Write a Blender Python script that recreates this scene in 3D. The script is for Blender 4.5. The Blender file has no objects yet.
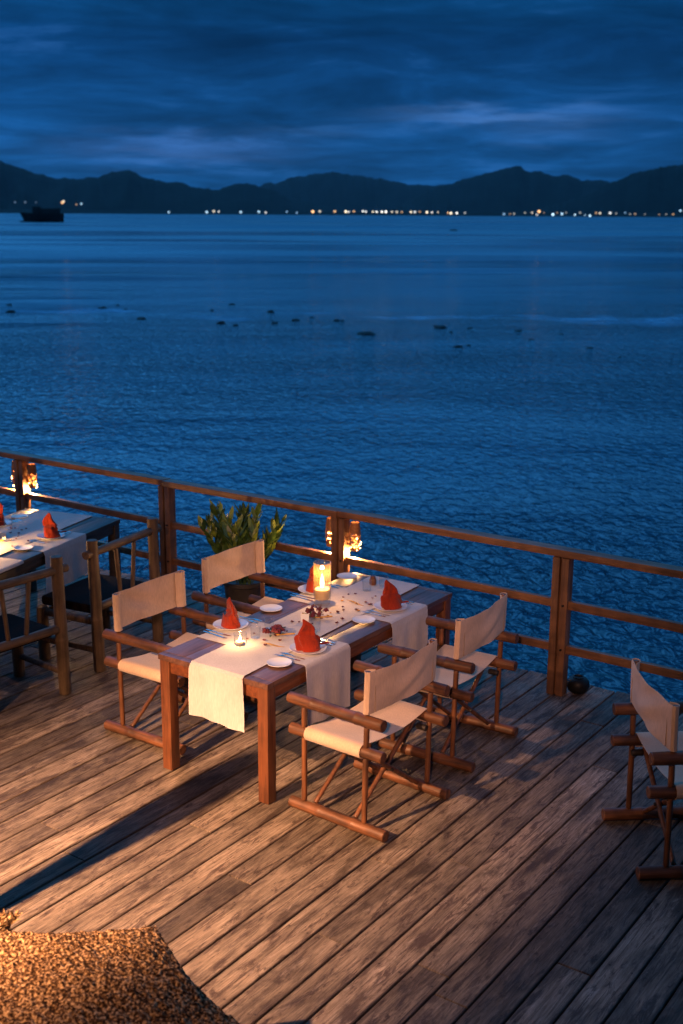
import bpy, bmesh, math, random
from mathutils import Vector, Matrix, noise
R = math.radians
random.seed(7)
S = bpy.context.scene
COL = S.collection

# ------------------------------------------------------------------ camera
EYE = Vector((0, 0, 3.4))
HEAD = R(124.9)
cd = bpy.data.cameras.new('camera'); cam = bpy.data.objects.new('camera', cd); COL.objects.link(cam)
cd.sensor_fit = 'HORIZONTAL'; cd.sensor_width = 24.0; cd.lens = 24.0 * 1195 / 683
cd.clip_start = 0.05; cd.clip_end = 40000
cam.matrix_world = (Matrix.Translation(EYE) @ Matrix.Rotation(HEAD - R(90), 4, 'Z')
                    @ Matrix.Rotation(R(90 - 14.05), 4, 'X') @ Matrix.Rotation(R(0.35), 4, 'Z'))
cd.dof.use_dof = True; cd.dof.focus_distance = 7.2; cd.dof.aperture_fstop = 2.5
S.camera = cam

# ------------------------------------------------------------------ world: blue dusk sky with cloud layers
W = bpy.data.worlds.new('World'); S.world = W; W.use_nodes = True
nt = W.node_tree; nt.nodes.clear()
def N(t, typ, **kw):
    n = t.nodes.new(typ)
    for k, v in kw.items():
        if k[0] == '_': n.inputs[int(k[1:])].default_value = v
        else: setattr(n, k, v)
    return n
def ramp(t, pts, inp=None, interp='LINEAR'):
    n = t.nodes.new('ShaderNodeValToRGB'); n.color_ramp.interpolation = interp
    e = n.color_ramp.elements
    while len(e) < len(pts): e.new(0.5)
    for i, (p, c) in enumerate(pts):
        e[i].position = p
        e[i].color = (c, c, c, 1) if isinstance(c, (int, float)) else (*c, 1)
    if inp is not None: t.links.new(inp, n.inputs[0])
    return n
def mth(t, op, a, b=None, c=None):
    n = t.nodes.new('ShaderNodeMath'); n.operation = op
    for i, v in enumerate((a, b, c)):
        if v is None: continue
        if isinstance(v, (int, float)): n.inputs[i].default_value = v
        else: t.links.new(v, n.inputs[i])
    return n.outputs[0]
def mix(t, fac, a, b, mode='MIX'):
    n = t.nodes.new('ShaderNodeMix'); n.data_type = 'RGBA'; n.blend_type = mode
    for i, v in ((0, fac), (6, a), (7, b)):
        if isinstance(v, (int, float)) and i == 0: n.inputs[0].default_value = v
        elif isinstance(v, (tuple, list)): n.inputs[i].default_value = (*v[:3], 1)
        else: t.links.new(v, n.inputs[i])
    return n.outputs[2]
tc = N(nt, 'ShaderNodeTexCoord')
sep = N(nt, 'ShaderNodeSeparateXYZ'); nt.links.new(tc.outputs['Generated'], sep.inputs[0])
z = mth(nt, 'MAXIMUM', sep.outputs[2], 0.0)
zz = mth(nt, 'ADD', z, 0.085)
cx = mth(nt, 'DIVIDE', sep.outputs[0], zz); cy = mth(nt, 'DIVIDE', sep.outputs[1], zz)
cmb = N(nt, 'ShaderNodeCombineXYZ'); nt.links.new(cx, cmb.inputs[0]); nt.links.new(cy, cmb.inputs[1])
n1 = N(nt, 'ShaderNodeTexNoise'); n1.inputs['Scale'].default_value = 1.15; n1.inputs['Detail'].default_value = 9
n1.inputs['Roughness'].default_value = 0.66; n1.inputs['Distortion'].default_value = 0.45
nt.links.new(cmb.outputs[0], n1.inputs['Vector'])
n2 = N(nt, 'ShaderNodeTexNoise'); n2.inputs['Scale'].default_value = 0.42; n2.inputs['Detail'].default_value = 3
nt.links.new(cmb.outputs[0], n2.inputs['Vector'])
grad = ramp(nt, [(0.0, (.0072, .080, .255)), (0.06, (.0056, .072, .245)), (0.13, (.0034, .056, .205)),
                 (0.165, (.0040, .084, .280)), (0.26, (.060, .42, 1.10)), (0.5, (.12, .75, 1.75)), (0.7, (.08, .45, 1.1)), (1.0, (.03, .20, .55))], z)
cl = ramp(nt, [(0.36, 0.55), (0.46, 0.76), (0.54, 1.0), (0.66, 1.38)], n1.outputs[0])
cl2 = ramp(nt, [(0.38, 0.66), (0.62, 1.20)], n2.outputs[0])
c = mix(nt, 1.0, grad.outputs[0], cl.outputs[0], 'MULTIPLY')
c = mix(nt, 1.0, c, cl2.outputs[0], 'MULTIPLY')
glow = ramp(nt, [(0.56, 0.0), (0.68, 1.0)], n1.outputs[0])
c = mix(nt, mth(nt, 'MULTIPLY', glow.outputs[0], 0.45), c, (.030, .125, .370))
# two thin breaks in the cloud, low over the hills, lit paler
def hdot(v):
    d = N(nt, 'ShaderNodeVectorMath', operation='DOT_PRODUCT'); nt.links.new(tc.outputs['Generated'], d.inputs[0]); d.inputs[1].default_value = v; return d.outputs['Value']
uu = mth(nt, 'DIVIDE', hdot((math.sin(HEAD), -math.cos(HEAD), 0)), mth(nt, 'MAXIMUM', hdot((math.cos(HEAD), math.sin(HEAD), 0)), 0.05))
n3 = N(nt, 'ShaderNodeTexNoise'); n3.inputs['Scale'].default_value = 3.2; n3.inputs['Detail'].default_value = 6; nt.links.new(cmb.outputs[0], n3.inputs['Vector'])
for u0, wu, z0, wz, col_ in ((.125, .075, .074, .0065, (.050, .110, .250)), (.165, .045, .060, .006, (.018, .050, .13)), (-.135, .080, .048, .011, (.030, .055, .13)), (-.02, .05, .063, .004, (.012, .035, .09))):
    a_ = mth(nt, 'POWER', mth(nt, 'ABSOLUTE', mth(nt, 'DIVIDE', mth(nt, 'SUBTRACT', uu, u0), wu)), 2.0)
    zc_ = mth(nt, 'ADD', mth(nt, 'SUBTRACT', sep.outputs[2], z0), mth(nt, 'MULTIPLY', mth(nt, 'SUBTRACT', n3.outputs[0], 0.5), 0.030))
    b_ = mth(nt, 'POWER', mth(nt, 'ABSOLUTE', mth(nt, 'DIVIDE', zc_, wz)), 2.0)
    g_ = mth(nt, 'EXPONENT', mth(nt, 'MULTIPLY', mth(nt, 'ADD', a_, b_), -1.0))
    sc_ = N(nt, 'ShaderNodeVectorMath', operation='SCALE'); sc_.inputs[0].default_value = col_; nt.links.new(g_, sc_.inputs['Scale'])
    ad_ = N(nt, 'ShaderNodeVectorMath', operation='ADD'); nt.links.new(c, ad_.inputs[0]); nt.links.new(sc_.outputs[0], ad_.inputs[1]); c = ad_.outputs[0]
dp = N(nt, 'ShaderNodeVectorMath', operation='DOT_PRODUCT'); nt.links.new(tc.outputs['Generated'], dp.inputs[0])
dp.inputs[1].default_value = (math.cos(HEAD + R(75)), math.sin(HEAD + R(75)), 0)
west = ramp(nt, [(0.0, 0.45), (0.32, 0.72), (0.52, 1.0), (0.75, 1.14), (1.0, 1.2)], mth(nt, 'MULTIPLY_ADD', dp.outputs['Value'], 0.5, 0.4))
c = mix(nt, 1.0, c, west.outputs[0], 'MULTIPLY')
bg = N(nt, 'ShaderNodeBackground'); nt.links.new(c, bg.inputs[0]); bg.inputs[1].default_value = 1.0
wo = N(nt, 'ShaderNodeOutputWorld'); nt.links.new(bg.outputs[0], wo.inputs[0])

S.view_settings.view_transform = 'Standard'; S.view_settings.look = 'None'
S.view_settings.exposure = 0.0; S.view_settings.gamma = 1.0
S.cycles.use_denoising = True
S.cycles.max_bounces = 8; S.cycles.transparent_max_bounces = 16
S.cycles.sample_clamp_indirect = 3.0
S.cycles.caustics_reflective = False; S.cycles.caustics_refractive = False

WATER_Z = -1.8

# ------------------------------------------------------------------ helpers
def new_mat(name):
    m = bpy.data.materials.new(name); m.use_nodes = True
    t = m.node_tree; b = t.nodes['Principled BSDF']
    return m, t, b
def simple(name, col, rough=0.5, metal=0.0, var=0.25, scale=14.0, bump=0.15, stretch=(1, 1, 1), detail=5, spec=0.5):
    """procedural material: base colour broken up by noise, with a little bump"""
    m, t, b = new_mat(name)
    co = N(t, 'ShaderNodeTexCoord'); mp = N(t, 'ShaderNodeMapping'); mp.inputs['Scale'].default_value = stretch
    oi = N(t, 'ShaderNodeObjectInfo')
    t.links.new(co.outputs['Object'], mp.inputs[0]); 
    off = mth(t, 'MULTIPLY', oi.outputs['Random'], 37.0)
    t.links.new(off, mp.inputs['Location'])
    n = N(t, 'ShaderNodeTexNoise'); n.inputs['Scale'].default_value = scale; n.inputs['Detail'].default_value = detail
    t.links.new(mp.outputs[0], n.inputs['Vector'])
    lo = tuple(x * (1 - var) for x in col); hi = tuple(min(1, x * (1 + var)) for x in col)
    r = ramp(t, [(0.3, lo), (0.7, hi)], n.outputs[0])
    t.links.new(r.outputs[0], b.inputs['Base Color'])
    b.inputs['Roughness'].default_value = rough; b.inputs['Metallic'].default_value = metal
    b.inputs['Specular IOR Level'].default_value = spec
    bp = N(t, 'ShaderNodeBump'); bp.inputs['Strength'].default_value = bump; bp.inputs['Distance'].default_value = 0.004
    t.links.new(n.outputs[0], bp.inputs['Height']); t.links.new(bp.outputs[0], b.inputs['Normal'])
    return m
def emissive(name, col, s):
    m, t, b = new_mat(name)
    b.inputs['Base Color'].default_value = (*col, 1)
    b.inputs['Emission Color'].default_value = (*col, 1); b.inputs['Emission Strength'].default_value = s
    return m

def link(name, bm, mat, parent=None, smooth=True, loc=None, rot=None):
    me = bpy.data.meshes.new(name); bm.to_mesh(me); bm.free()
    for mm in (mat if isinstance(mat, (list, tuple)) else [mat]): me.materials.append(mm)
    if smooth:
        for p in me.polygons: p.use_smooth = True
        try: me.set_sharp_from_angle(angle=R(38))
        except Exception: pass
    o = bpy.data.objects.new(name, me); COL.objects.link(o)
    if parent: o.parent = parent
    if loc is not None: o.location = loc
    if rot is not None: o.rotation_euler = rot
    return o
def tag(o, label=None, cat=None, group=None, kind=None):
    if label: o['label'] = label
    if cat: o['category'] = cat
    if group: o['group'] = group
    if kind: o['kind'] = kind
    return o
def empty(name, loc=(0, 0, 0), rz=0.0, label=None, cat=None, group=None):
    o = bpy.data.objects.new(name, None); COL.objects.link(o); o.location = loc; o.rotation_euler = (0, 0, rz)
    o.empty_display_size = 0.1
    return tag(o, label, cat, group)
def copy_tree(o, parent=None):
    c = o.copy(); COL.objects.link(c)
    if parent: c.parent = parent
    for ch in list(o.children): copy_tree(ch, c)
    return c

def box(bm, x0, x1, y0, y1, z0, z1, bev=0.0, mi=0):
    vs = [bm.verts.new((x, y, z)) for z in (z0, z1) for y in (y0, y1) for x in (x0, x1)]
    fs = []
    for a in ((0, 2, 3, 1), (4, 5, 7, 6), (0, 1, 5, 4), (2, 6, 7, 3), (0, 4, 6, 2), (1, 3, 7, 5)):
        f = bm.faces.new([vs[i] for i in a]); f.material_index = mi; fs.append(f)
    if bev > 0:
        es = list({e for f in fs for e in f.edges})
        bmesh.ops.bevel(bm, geom=es, offset=bev, segments=2, affect='EDGES', profile=0.6)
    return vs
def frame_of(d):
    d = d.normalized(); up = Vector((0, 0, 1)) if abs(d.z) < 0.9 else Vector((1, 0, 0))
    a = d.cross(up).normalized(); return a, d.cross(a).normalized()
def log(bm, p0, p1, r, nodes=(), wob=0.04, seg=14, taper=1.0, seed=0, mi=0, rings=14, bend=0.0):
    """round bamboo or peeled log, with swollen nodes, slight wobble and chamfered ends"""
    p0 = Vector(p0); p1 = Vector(p1); d = p1 - p0; L = d.length; a, b = frame_of(d)
    ts = [0, 0.004 / L] + [i / rings for i in range(1, rings)] + [1 - 0.004 / L, 1]
    for nd in nodes: ts += [nd - 0.006 / L, nd, nd + 0.006 / L]
    ts = sorted(set(ts)); prev = None; first = None
    for t in ts:
        rr = r * (1 + (taper - 1) * t)
        for nd in nodes:
            q = abs(t - nd) * L
            rr *= 1 + 0.10 * math.exp(-(q / 0.010) ** 2)
        if t <= 0 or t >= 1: rr *= 0.90
        c = p0 + d * t + a * bend * math.sin(t * math.pi)
        ring = []
        for k in range(seg):
            an = 2 * math.pi * k / seg
            w = 1 + wob * noise.noise(Vector((math.cos(an) * 1.1 + seed * 3.7, math.sin(an) * 1.1, t * L * 6 + seed)))
            ring.append(bm.verts.new(c + (a * math.cos(an) + b * math.sin(an)) * rr * w))
        if prev:
            for k in range(seg):
                f = bm.faces.new((prev[k], prev[(k + 1) % seg], ring[(k + 1) % seg], ring[k])); f.material_index = mi
        else: first = ring
        prev = ring
    f = bm.faces.new(list(reversed(first))); f.material_index = mi
    f = bm.faces.new(prev); f.material_index = mi
def lathe(bm, prof, seg=32, c=(0, 0, 0), mi=0, fn=None):
    prev = None
    for (r, h) in prof:
        if r < 1e-5: ring = [bm.verts.new((c[0], c[1], c[2] + h))]
        else:
            ring = []
            for k in range(seg):
                an = 2 * math.pi * k / seg; rr = r * (fn(an, h) if fn else 1)
                ring.append(bm.verts.new((c[0] + rr * math.cos(an), c[1] + rr * math.sin(an), c[2] + h)))
        if prev:
            n0, n1_ = len(prev), len(ring)
            for k in range(seg):
                k2 = (k + 1) % seg
                if n0 == 1 and n1_ == 1: continue
                if n0 == 1: f = bm.faces.new((prev[0], ring[k2], ring[k]))
                elif n1_ == 1: f = bm.faces.new((prev[k], prev[k2], ring[0]))
                else: f = bm.faces.new((prev[k], prev[k2], ring[k2], ring[k]))
                f.material_index = mi
        prev = ring
def sheet(bm, P, nu, nv, thick=0.0, mi=0):
    """grid surface P(i/nu, j/nv) -> Vector, given real thickness along its normal"""
    V = [[Vector(P(i / nu, j / nv)) for j in range(nv + 1)] for i in range(nu + 1)]
    def nrm(i, j):
        du = V[min(i + 1, nu)][j] - V[max(i - 1, 0)][j]; dv = V[i][min(j + 1, nv)] - V[i][max(j - 1, 0)]
        return du.cross(dv).normalized()
    A = [[bm.verts.new(V[i][j] + nrm(i, j) * thick / 2) for j in range(nv + 1)] for i in range(nu + 1)]
    B = [[bm.verts.new(V[i][j] - nrm(i, j) * thick / 2) for j in range(nv + 1)] for i in range(nu + 1)]
    def q(a, b, c, d):
        f = bm.faces.new((a, b, c, d)); f.material_index = mi
    for i in range(nu):
        for j in range(nv):
            q(A[i][j], A[i + 1][j], A[i + 1][j + 1], A[i][j + 1]); q(B[i][j], B[i][j + 1], B[i + 1][j + 1], B[i + 1][j])
    for i in range(nu):
        q(A[i][0], B[i][0], B[i + 1][0], A[i + 1][0]); q(A[i][nv], A[i + 1][nv], B[i + 1][nv], B[i][nv])
    for j in range(nv):
        q(A[0][j], A[0][j + 1], B[0][j + 1], B[0][j]); q(A[nu][j], B[nu][j], B[nu][j + 1], A[nu][j + 1])

# ------------------------------------------------------------------ materials
def wood(name, dark, light, rough=0.45, axis='x', scale=3.0, coat=0.0, knots=0.3, bump=0.25):
    m, t, b = new_mat(name)
    co = N(t, 'ShaderNodeTexCoord'); mp = N(t, 'ShaderNodeMapping'); oi = N(t, 'ShaderNodeObjectInfo')
    st = {'x': (1, 14, 14), 'y': (14, 1, 14), 'z': (14, 14, 1)}[axis]
    mp.inputs['Scale'].default_value = st
    t.links.new(co.outputs['Object'], mp.inputs[0])
    off = mth(t, 'MULTIPLY', oi.outputs['Random'], 23.0); t.links.new(off, mp.inputs['Location'])
    n = N(t, 'ShaderNodeTexNoise'); n.inputs['Scale'].default_value = scale; n.inputs['Detail'].default_value = 8
    n.inputs['Roughness'].default_value = 0.62; n.inputs['Distortion'].default_value = 0.3
    t.links.new(mp.outputs[0], n.inputs['Vector'])
    n2 = N(t, 'ShaderNodeTexNoise'); n2.inputs['Scale'].default_value = 7; n2.inputs['Detail'].default_value = 4
    t.links.new(co.outputs['Object'], n2.inputs['Vector'])
    r = ramp(t, [(0.30, dark), (0.52, tuple((a + c) / 2 for a, c in zip(dark, light))), (0.72, light)], n.outputs[0])
    r2 = ramp(t, [(0.32, 1 - knots), (0.6, 1.0)], n2.outputs[0])
    c = mix(t, 1.0, r.outputs[0], r2.outputs[0], 'MULTIPLY')
    t.links.new(c, b.inputs['Base Color'])
    rr = ramp(t, [(0.3, rough * 1.25), (0.7, rough * 0.85)], n.outputs[0]); t.links.new(rr.outputs[0], b.inputs['Roughness'])
    b.inputs['Coat Weight'].default_value = coat; b.inputs['Coat Roughness'].default_value = 0.3
    bp = N(t, 'ShaderNodeBump'); bp.inputs['Strength'].default_value = bump; bp.inputs['Distance'].default_value = 0.003
    t.links.new(n.outputs[0], bp.inputs['Height']); t.links.new(bp.outputs[0], b.inputs['Normal'])
    return m
def fabric(name, col, rough=0.9, weave=900.0, var=0.12, trans=0.15, bump=0.25):
    m, t, b = new_mat(name)
    co = N(t, 'ShaderNodeTexCoord')
    n = N(t, 'ShaderNodeTexNoise'); n.inputs['Scale'].default_value = 5.0; n.inputs['Detail'].default_value = 6
    t.links.new(co.outputs['Object'], n.inputs['Vector'])
    wv = N(t, 'ShaderNodeTexWave', wave_type='BANDS', bands_direction='X'); wv.inputs['Scale'].default_value = weave / 6.283
    wh = N(t, 'ShaderNodeTexWave', wave_type='BANDS', bands_direction='Z'); wh.inputs['Scale'].default_value = weave / 6.283
    wy = N(t, 'ShaderNodeTexWave', wave_type='BANDS', bands_direction='Y'); wy.inputs['Scale'].default_value = weave / 6.283
    for w_ in (wv, wh, wy):
        t.links.new(co.outputs['Object'], w_.inputs['Vector']); w_.inputs['Distortion'].default_value = 1.5
    n3 = N(t, 'ShaderNodeTexNoise'); n3.inputs['Scale'].default_value = 160.0; n3.inputs['Detail'].default_value = 2
    mp = N(t, 'ShaderNodeMapping'); mp.inputs['Scale'].default_value = (1, 1, 0.15)
    t.links.new(co.outputs['Object'], mp.inputs[0]); t.links.new(mp.outputs[0], n3.inputs['Vector'])
    lo = tuple(x * (1 - var) for x in col); hi = tuple(min(1, x * (1 + var * 0.6)) for x in col)
    r = ramp(t, [(0.3, lo), (0.7, hi)], n.outputs[0])
    r3 = ramp(t, [(0.35, 0.86), (0.65, 1.0)], n3.outputs[0])
    c = mix(t, 1.0, r.outputs[0], r3.outputs[0], 'MULTIPLY')
    t.links.new(c, b.inputs['Base Color']); b.inputs['Roughness'].default_value = rough
    b.inputs['Specular IOR Level'].default_value = 0.2; b.inputs['Sheen Weight'].default_value = 0.2
    h = mth(t, 'ADD', mth(t, 'ADD', wv.outputs['Fac'], wh.outputs['Fac']), mth(t, 'ADD', wy.outputs['Fac'], mth(t, 'MULTIPLY', n3.outputs[0], 2.0)))
    bp = N(t, 'ShaderNodeBump'); bp.inputs['Strength'].default_value = bump; bp.inputs['Distance'].default_value = 0.0012
    t.links.new(h, bp.inputs['Height']); t.links.new(bp.outputs[0], b.inputs['Normal'])
    if trans > 0:
        out = t.nodes['Material Output']; tr = N(t, 'ShaderNodeBsdfTranslucent'); t.links.new(c, tr.inputs[0])
        ms = N(t, 'ShaderNodeMixShader'); ms.inputs[0].default_value = trans
        t.links.new(b.outputs[0], ms.inputs[1]); t.links.new(tr.outputs[0], ms.inputs[2]); t.links.new(ms.outputs[0], out.inputs[0])
    return m
def glass(name, tint=(1, 1, 1), frost=0.0, frost_col=(0.9, 0.85, 0.75)):
    """thin clear glass: mostly see-through with fresnel gloss, optionally a little milky"""
    m, t, b = new_mat(name); t.nodes.remove(b); out = t.nodes['Material Output']
    tr = N(t, 'ShaderNodeBsdfTransparent'); tr.inputs[0].default_value = (*tint, 1)
    gl = N(t, 'ShaderNodeBsdfGlossy'); gl.inputs['Roughness'].default_value = 0.03
    lw = N(t, 'ShaderNodeLayerWeight'); lw.inputs[0].default_value = 0.5
    fq = mth(t, 'ADD', mth(t, 'MULTIPLY', mth(t, 'POWER', lw.outputs['Facing'], 4.0), 0.7), 0.04)
    ms = N(t, 'ShaderNodeMixShader'); t.links.new(fq, ms.inputs[0])
    t.links.new(tr.outputs[0], ms.inputs[1]); t.links.new(gl.outputs[0], ms.inputs[2])
    last = ms
    if frost > 0:
        tl = N(t, 'ShaderNodeBsdfTranslucent'); tl.inputs[0].default_value = (*frost_col, 1)
        n = N(t, 'ShaderNodeTexNoise'); n.inputs['Scale'].default_value = 30; co = N(t, 'ShaderNodeTexCoord')
        t.links.new(co.outputs['Object'], n.inputs['Vector'])
        rf = ramp(t, [(0.3, frost * 0.7), (0.7, frost)], n.outputs[0])
        m2 = N(t, 'ShaderNodeMixShader'); t.links.new(rf.outputs[0], m2.inputs[0])
        t.links.new(ms.outputs[0], m2.inputs[1]); t.links.new(tl.outputs[0], m2.inputs[2]); last = m2
    t.links.new(last.outputs[0], out.inputs[0])
    return m

M = {}
M['teak'] = wood('teak', (.085, .022, .008), (.25, .078, .026), 0.42, 'y', 3.0, 0.12)
M['teakz'] = wood('teak_upright', (.075, .023, .009), (.25, .086, .032), 0.42, 'z', 3.0, 0.12)
M['tabletop'] = wood('tabletop_wood', (.075, .034, .024), (.22, .105, .068), 0.38, 'y', 3.2, 0.15, 0.35)
M['dark_table'] = wood('dark_table_wood', (.030, .020, .014), (.095, .065, .045), 0.45, 'y', 3.0, 0.1)
M['bamboo'] = wood('bamboo_log', (.050, .020, .009), (.26, .100, .040), 0.52, 'x', 2.6, 0.04, 0.6, 0.7)
M['bambooz'] = wood('bamboo_pole', (.055, .021, .009), (.26, .098, .038), 0.46, 'z', 2.2, 0.08, 0.4, 0.3)
M['joint'] = simple('blackened_joint', (.018, .013, .011), 0.6)
M['rustic'] = wood('weathered_log', (.075, .044, .024), (.215, .135, .072), 0.62, 'z', 2.6, 0.0, 0.45, 0.5)
M['rail'] = wood('rail_timber', (.12, .050, .022), (.34, .165, .075), 0.5, 'x', 1.6, 0.0, 0.4, 0.5)
M['post'] = wood('post_timber', (.10, .044, .020), (.30, .145, .066), 0.55, 'z', 1.8, 0.0, 0.45, 0.5)
M['pile'] = wood('pile_timber', (.03, .022, .018), (.09, .07, .055), 0.8, 'z')
M['canvas'] = fabric('cream_canvas', (.76, .55, .40), bump=0.10)
M['umbrella'] = fabric('brown_parasol_cloth', (.12, .07, .04), trans=0.05)
M['stitch'] = fabric('stitching', (.42, .28, .19), trans=0.0)
M['linen'] = fabric('white_linen', (.68, .63, .61), weave=600.0, var=0.10, trans=0.12)
M['seatpad'] = simple('dark_seat_fabric', (.010, .006, .006), 0.9, 0, .3, 40, .3, spec=.1)
M['napkin'] = fabric('red_napkin_cloth', (.38, .036, .012), weave=1200.0, var=0.35, trans=0.12)
M['china'] = simple('white_china', (.80, .80, .80), 0.12, 0, 0.02, 10, 0.0)
M['steel'] = simple('cutlery_steel', (.62, .60, .58), 0.18, 1.0, 0.08, 30, 0.05)
M['wax'] = simple('candle_wax', (.85, .70, .45), 0.5, 0, 0.05, 10, 0.05)
M['glass'] = glass('clear_glass', (.97, .98, .98))
M['hglass'] = glass('hurricane_glass', (.99, .96, .90), 0.045, (1.0, .66, .32))
M['petal'] = simple('dark_petal', (.13, .012, .018), 0.7, 0, 0.5, 60)
M['petal2'] = simple('yellow_petal', (.60, .32, .06), 0.7, 0, 0.3, 60)
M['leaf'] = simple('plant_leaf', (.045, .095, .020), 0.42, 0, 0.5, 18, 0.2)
M['leafy'] = simple('lit_yellow_leaf', (.16, .22, .030), 0.42, 0, 0.45, 18, 0.2)  # yellowed and brightened to carry the lantern light
M['pot'] = simple('dark_pot', (.030, .026, .022), 0.45, 0, 0.4, 20, 0.3)
M['blackpot'] = simple('black_glaze', (.008, .008, .008), 0.5, 0, 0.3, 20, 0.2, spec=.25)
M['flame'] = emissive('candle_flame', (1.0, .60, .20), 30.0)
M['bulb'] = emissive('fairy_bulb', (1.0, .55, .16), 45.0)
M['lamp_weave'] = simple('lantern_bamboo', (.30, .13, .045), 0.5, 0, 0.4, 60, 0.4)
M['iron'] = simple('black_iron', (.02, .02, .02), 0.5, 0.6)
M['rock'] = simple('dark_wet_rock', (.010, .012, .014), 0.7, 0, 0.4, 3, 0.5, spec=0.2)
M['hull'] = simple('dark_boat_paint', (.012, .014, .014), 0.6, 0, 0.4, 2, 0.2, spec=0.2)

# ------------------------------------------------------------------ deck
BW = 0.176; GAP = 0.010; YF = 7.89; YN = -3.0; X0 = -15.0; X1 = 5.0
def deck_material():
    m, t, b = new_mat('weathered_deck_boards')
    uv = N(t, 'ShaderNodeUVMap', uv_map='board'); at = N(t, 'ShaderNodeAttribute', attribute_name='board_tone')
    su = N(t, 'ShaderNodeSeparateXYZ'); t.links.new(uv.outputs[0], su.inputs[0])
    seedv = mth(t, 'MULTIPLY', at.outputs['Fac'], 91.0)
    def coord(sx, sy):
        cb = N(t, 'ShaderNodeCombineXYZ')
        t.links.new(mth(t, 'MULTIPLY', su.outputs[0], sx), cb.inputs[0]); t.links.new(mth(t, 'MULTIPLY', su.outputs[1], sy), cb.inputs[1])
        t.links.new(seedv, cb.inputs[2]); return cb.outputs[0]
    def nz(sx, sy, det, rgh=0.6, dist=0.0):
        n = N(t, 'ShaderNodeTexNoise'); n.inputs['Scale'].default_value = 1.0; n.inputs['Detail'].default_value = det
        n.inputs['Roughness'].default_value = rgh; n.inputs['Distortion'].default_value = dist
        t.links.new(coord(sx, sy), n.inputs['Vector']); return n.outputs[0]
    grain = nz(95, 3.2, 8, 0.68, 0.5); fine = nz(260, 9, 4, 0.7); blot = nz(7, 2.2, 6, 0.65, 0.5); wear = nz(22, 5, 8, 0.75, 0.8)
    streak = nz(120, 1.7, 4, 0.55, 0.3)
    base = ramp(t, [(0.28, (.105, .078, .056)), (0.44, (.180, .138, .104)), (0.57, (.245, .196, .152)), (0.74, (.36, .30, .24))], grain)
    c = mix(t, 1.0, base.outputs[0], ramp(t, [(0.36, 0.62), (0.60, 1.14)], fine).outputs[0], 'MULTIPLY')
    c = mix(t, 1.0, c, ramp(t, [(0.35, (.30, .27, .25)), (0.45, (.74, .72, .70)), (0.56, (1.06, 1.03, 1.01)), (0.68, (1.28, 1.24, 1.22))], blot).outputs[0], 'MULTIPLY')
    # dark checks along the grain
    c = mix(t, ramp(t, [(0.60, 0.0), (0.66, 0.80)], streak).outputs[0], c, (.040, .026, .020))
    rot = nz(26, 4.2, 9, 0.78, 1.0)
    c = mix(t, ramp(t, [(0.51, 0.0), (0.59, 0.90)], rot).outputs[0], c, (.045, .028, .021))
    # bleached, worn patches
    c = mix(t, ramp(t, [(0.58, 0.0), (0.72, 0.55)], wear).outputs[0], c, (.42, .34, .29))
    # whole-board tone
    bt = ramp(t, [(0.0, 0.42), (0.3, 0.78), (0.7, 1.08), (1.0, 1.50)], at.outputs['Fac'])
    c = mix(t, 1.0, c, bt.outputs[0], 'MULTIPLY')
    # nail rows: rusty stains every joist
    vj = mth(t, 'SUBTRACT', mth(t, 'FRACT', mth(t, 'MULTIPLY', su.outputs[1], 1 / 0.62)), 0.5)
    vj = mth(t, 'MULTIPLY', vj, 0.62)
    st = None; hd = None
    for u0 in (0.030, BW - 0.036):
        du = mth(t, 'SUBTRACT', su.outputs[0], u0)
        d1 = mth(t, 'SQRT', mth(t, 'ADD', mth(t, 'POWER', mth(t, 'ABSOLUTE', mth(t, 'MULTIPLY', du, 1.0)), 2), mth(t, 'POWER', mth(t, 'ABSOLUTE', mth(t, 'MULTIPLY', vj, 0.30)), 2)))
        d2 = mth(t, 'SQRT', mth(t, 'ADD', mth(t, 'POWER', mth(t, 'ABSOLUTE', du), 2), mth(t, 'POWER', mth(t, 'ABSOLUTE', vj), 2)))
        st = d1 if st is None else mth(t, 'MINIMUM', st, d1); hd = d2 if hd is None else mth(t, 'MINIMUM', hd, d2)
    stn = mth(t, 'ADD', st, mth(t, 'MULTIPLY', mth(t, 'SUBTRACT', wear, 0.5), 0.05))
    c = mix(t, mth(t, 'MULTIPLY', ramp(t, [(0.0, 0.85), (0.020, 0.0)], stn).outputs[0], ramp(t, [(0.42, 0.1), (0.6, 1)], blot).outputs[0]), c, (.035, .020, .014))
    c = mix(t, ramp(t, [(0.0045, 0.95), (0.0060, 0.0)], hd).outputs[0], c, (.03, .02, .016))
    # grime along board edges
    eu = mth(t, 'MINIMUM', su.outputs[0], mth(t, 'SUBTRACT', BW - GAP, su.outputs[0]))
    c = mix(t, ramp(t, [(0.0, 0.6), (0.014, 0.0)], mth(t, 'ADD', eu, mth(t, 'MULTIPLY', mth(t, 'SUBTRACT', wear, 0.5), 0.02))).outputs[0], c, (.05, .032, .025))
    t.links.new(c, b.inputs['Base Color'])
    t.links.new(ramp(t, [(0.3, 0.72), (0.7, 0.5)], wear).outputs[0], b.inputs['Roughness']); b.inputs['Specular IOR Level'].default_value = 0.3
    h = mth(t, 'ADD', mth(t, 'MULTIPLY', grain, 1.0), mth(t, 'ADD', mth(t, 'MULTIPLY', fine, 0.35), mth(t, 'MULTIPLY', wear, 0.5)))
    bp = N(t, 'ShaderNodeBump'); bp.inputs['Strength'].default_value = 0.8; bp.inputs['Distance'].default_value = 0.007
    t.links.new(h, bp.inputs['Height']); t.links.new(bp.outputs[0], b.inputs['Normal'])
    return m
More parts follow.
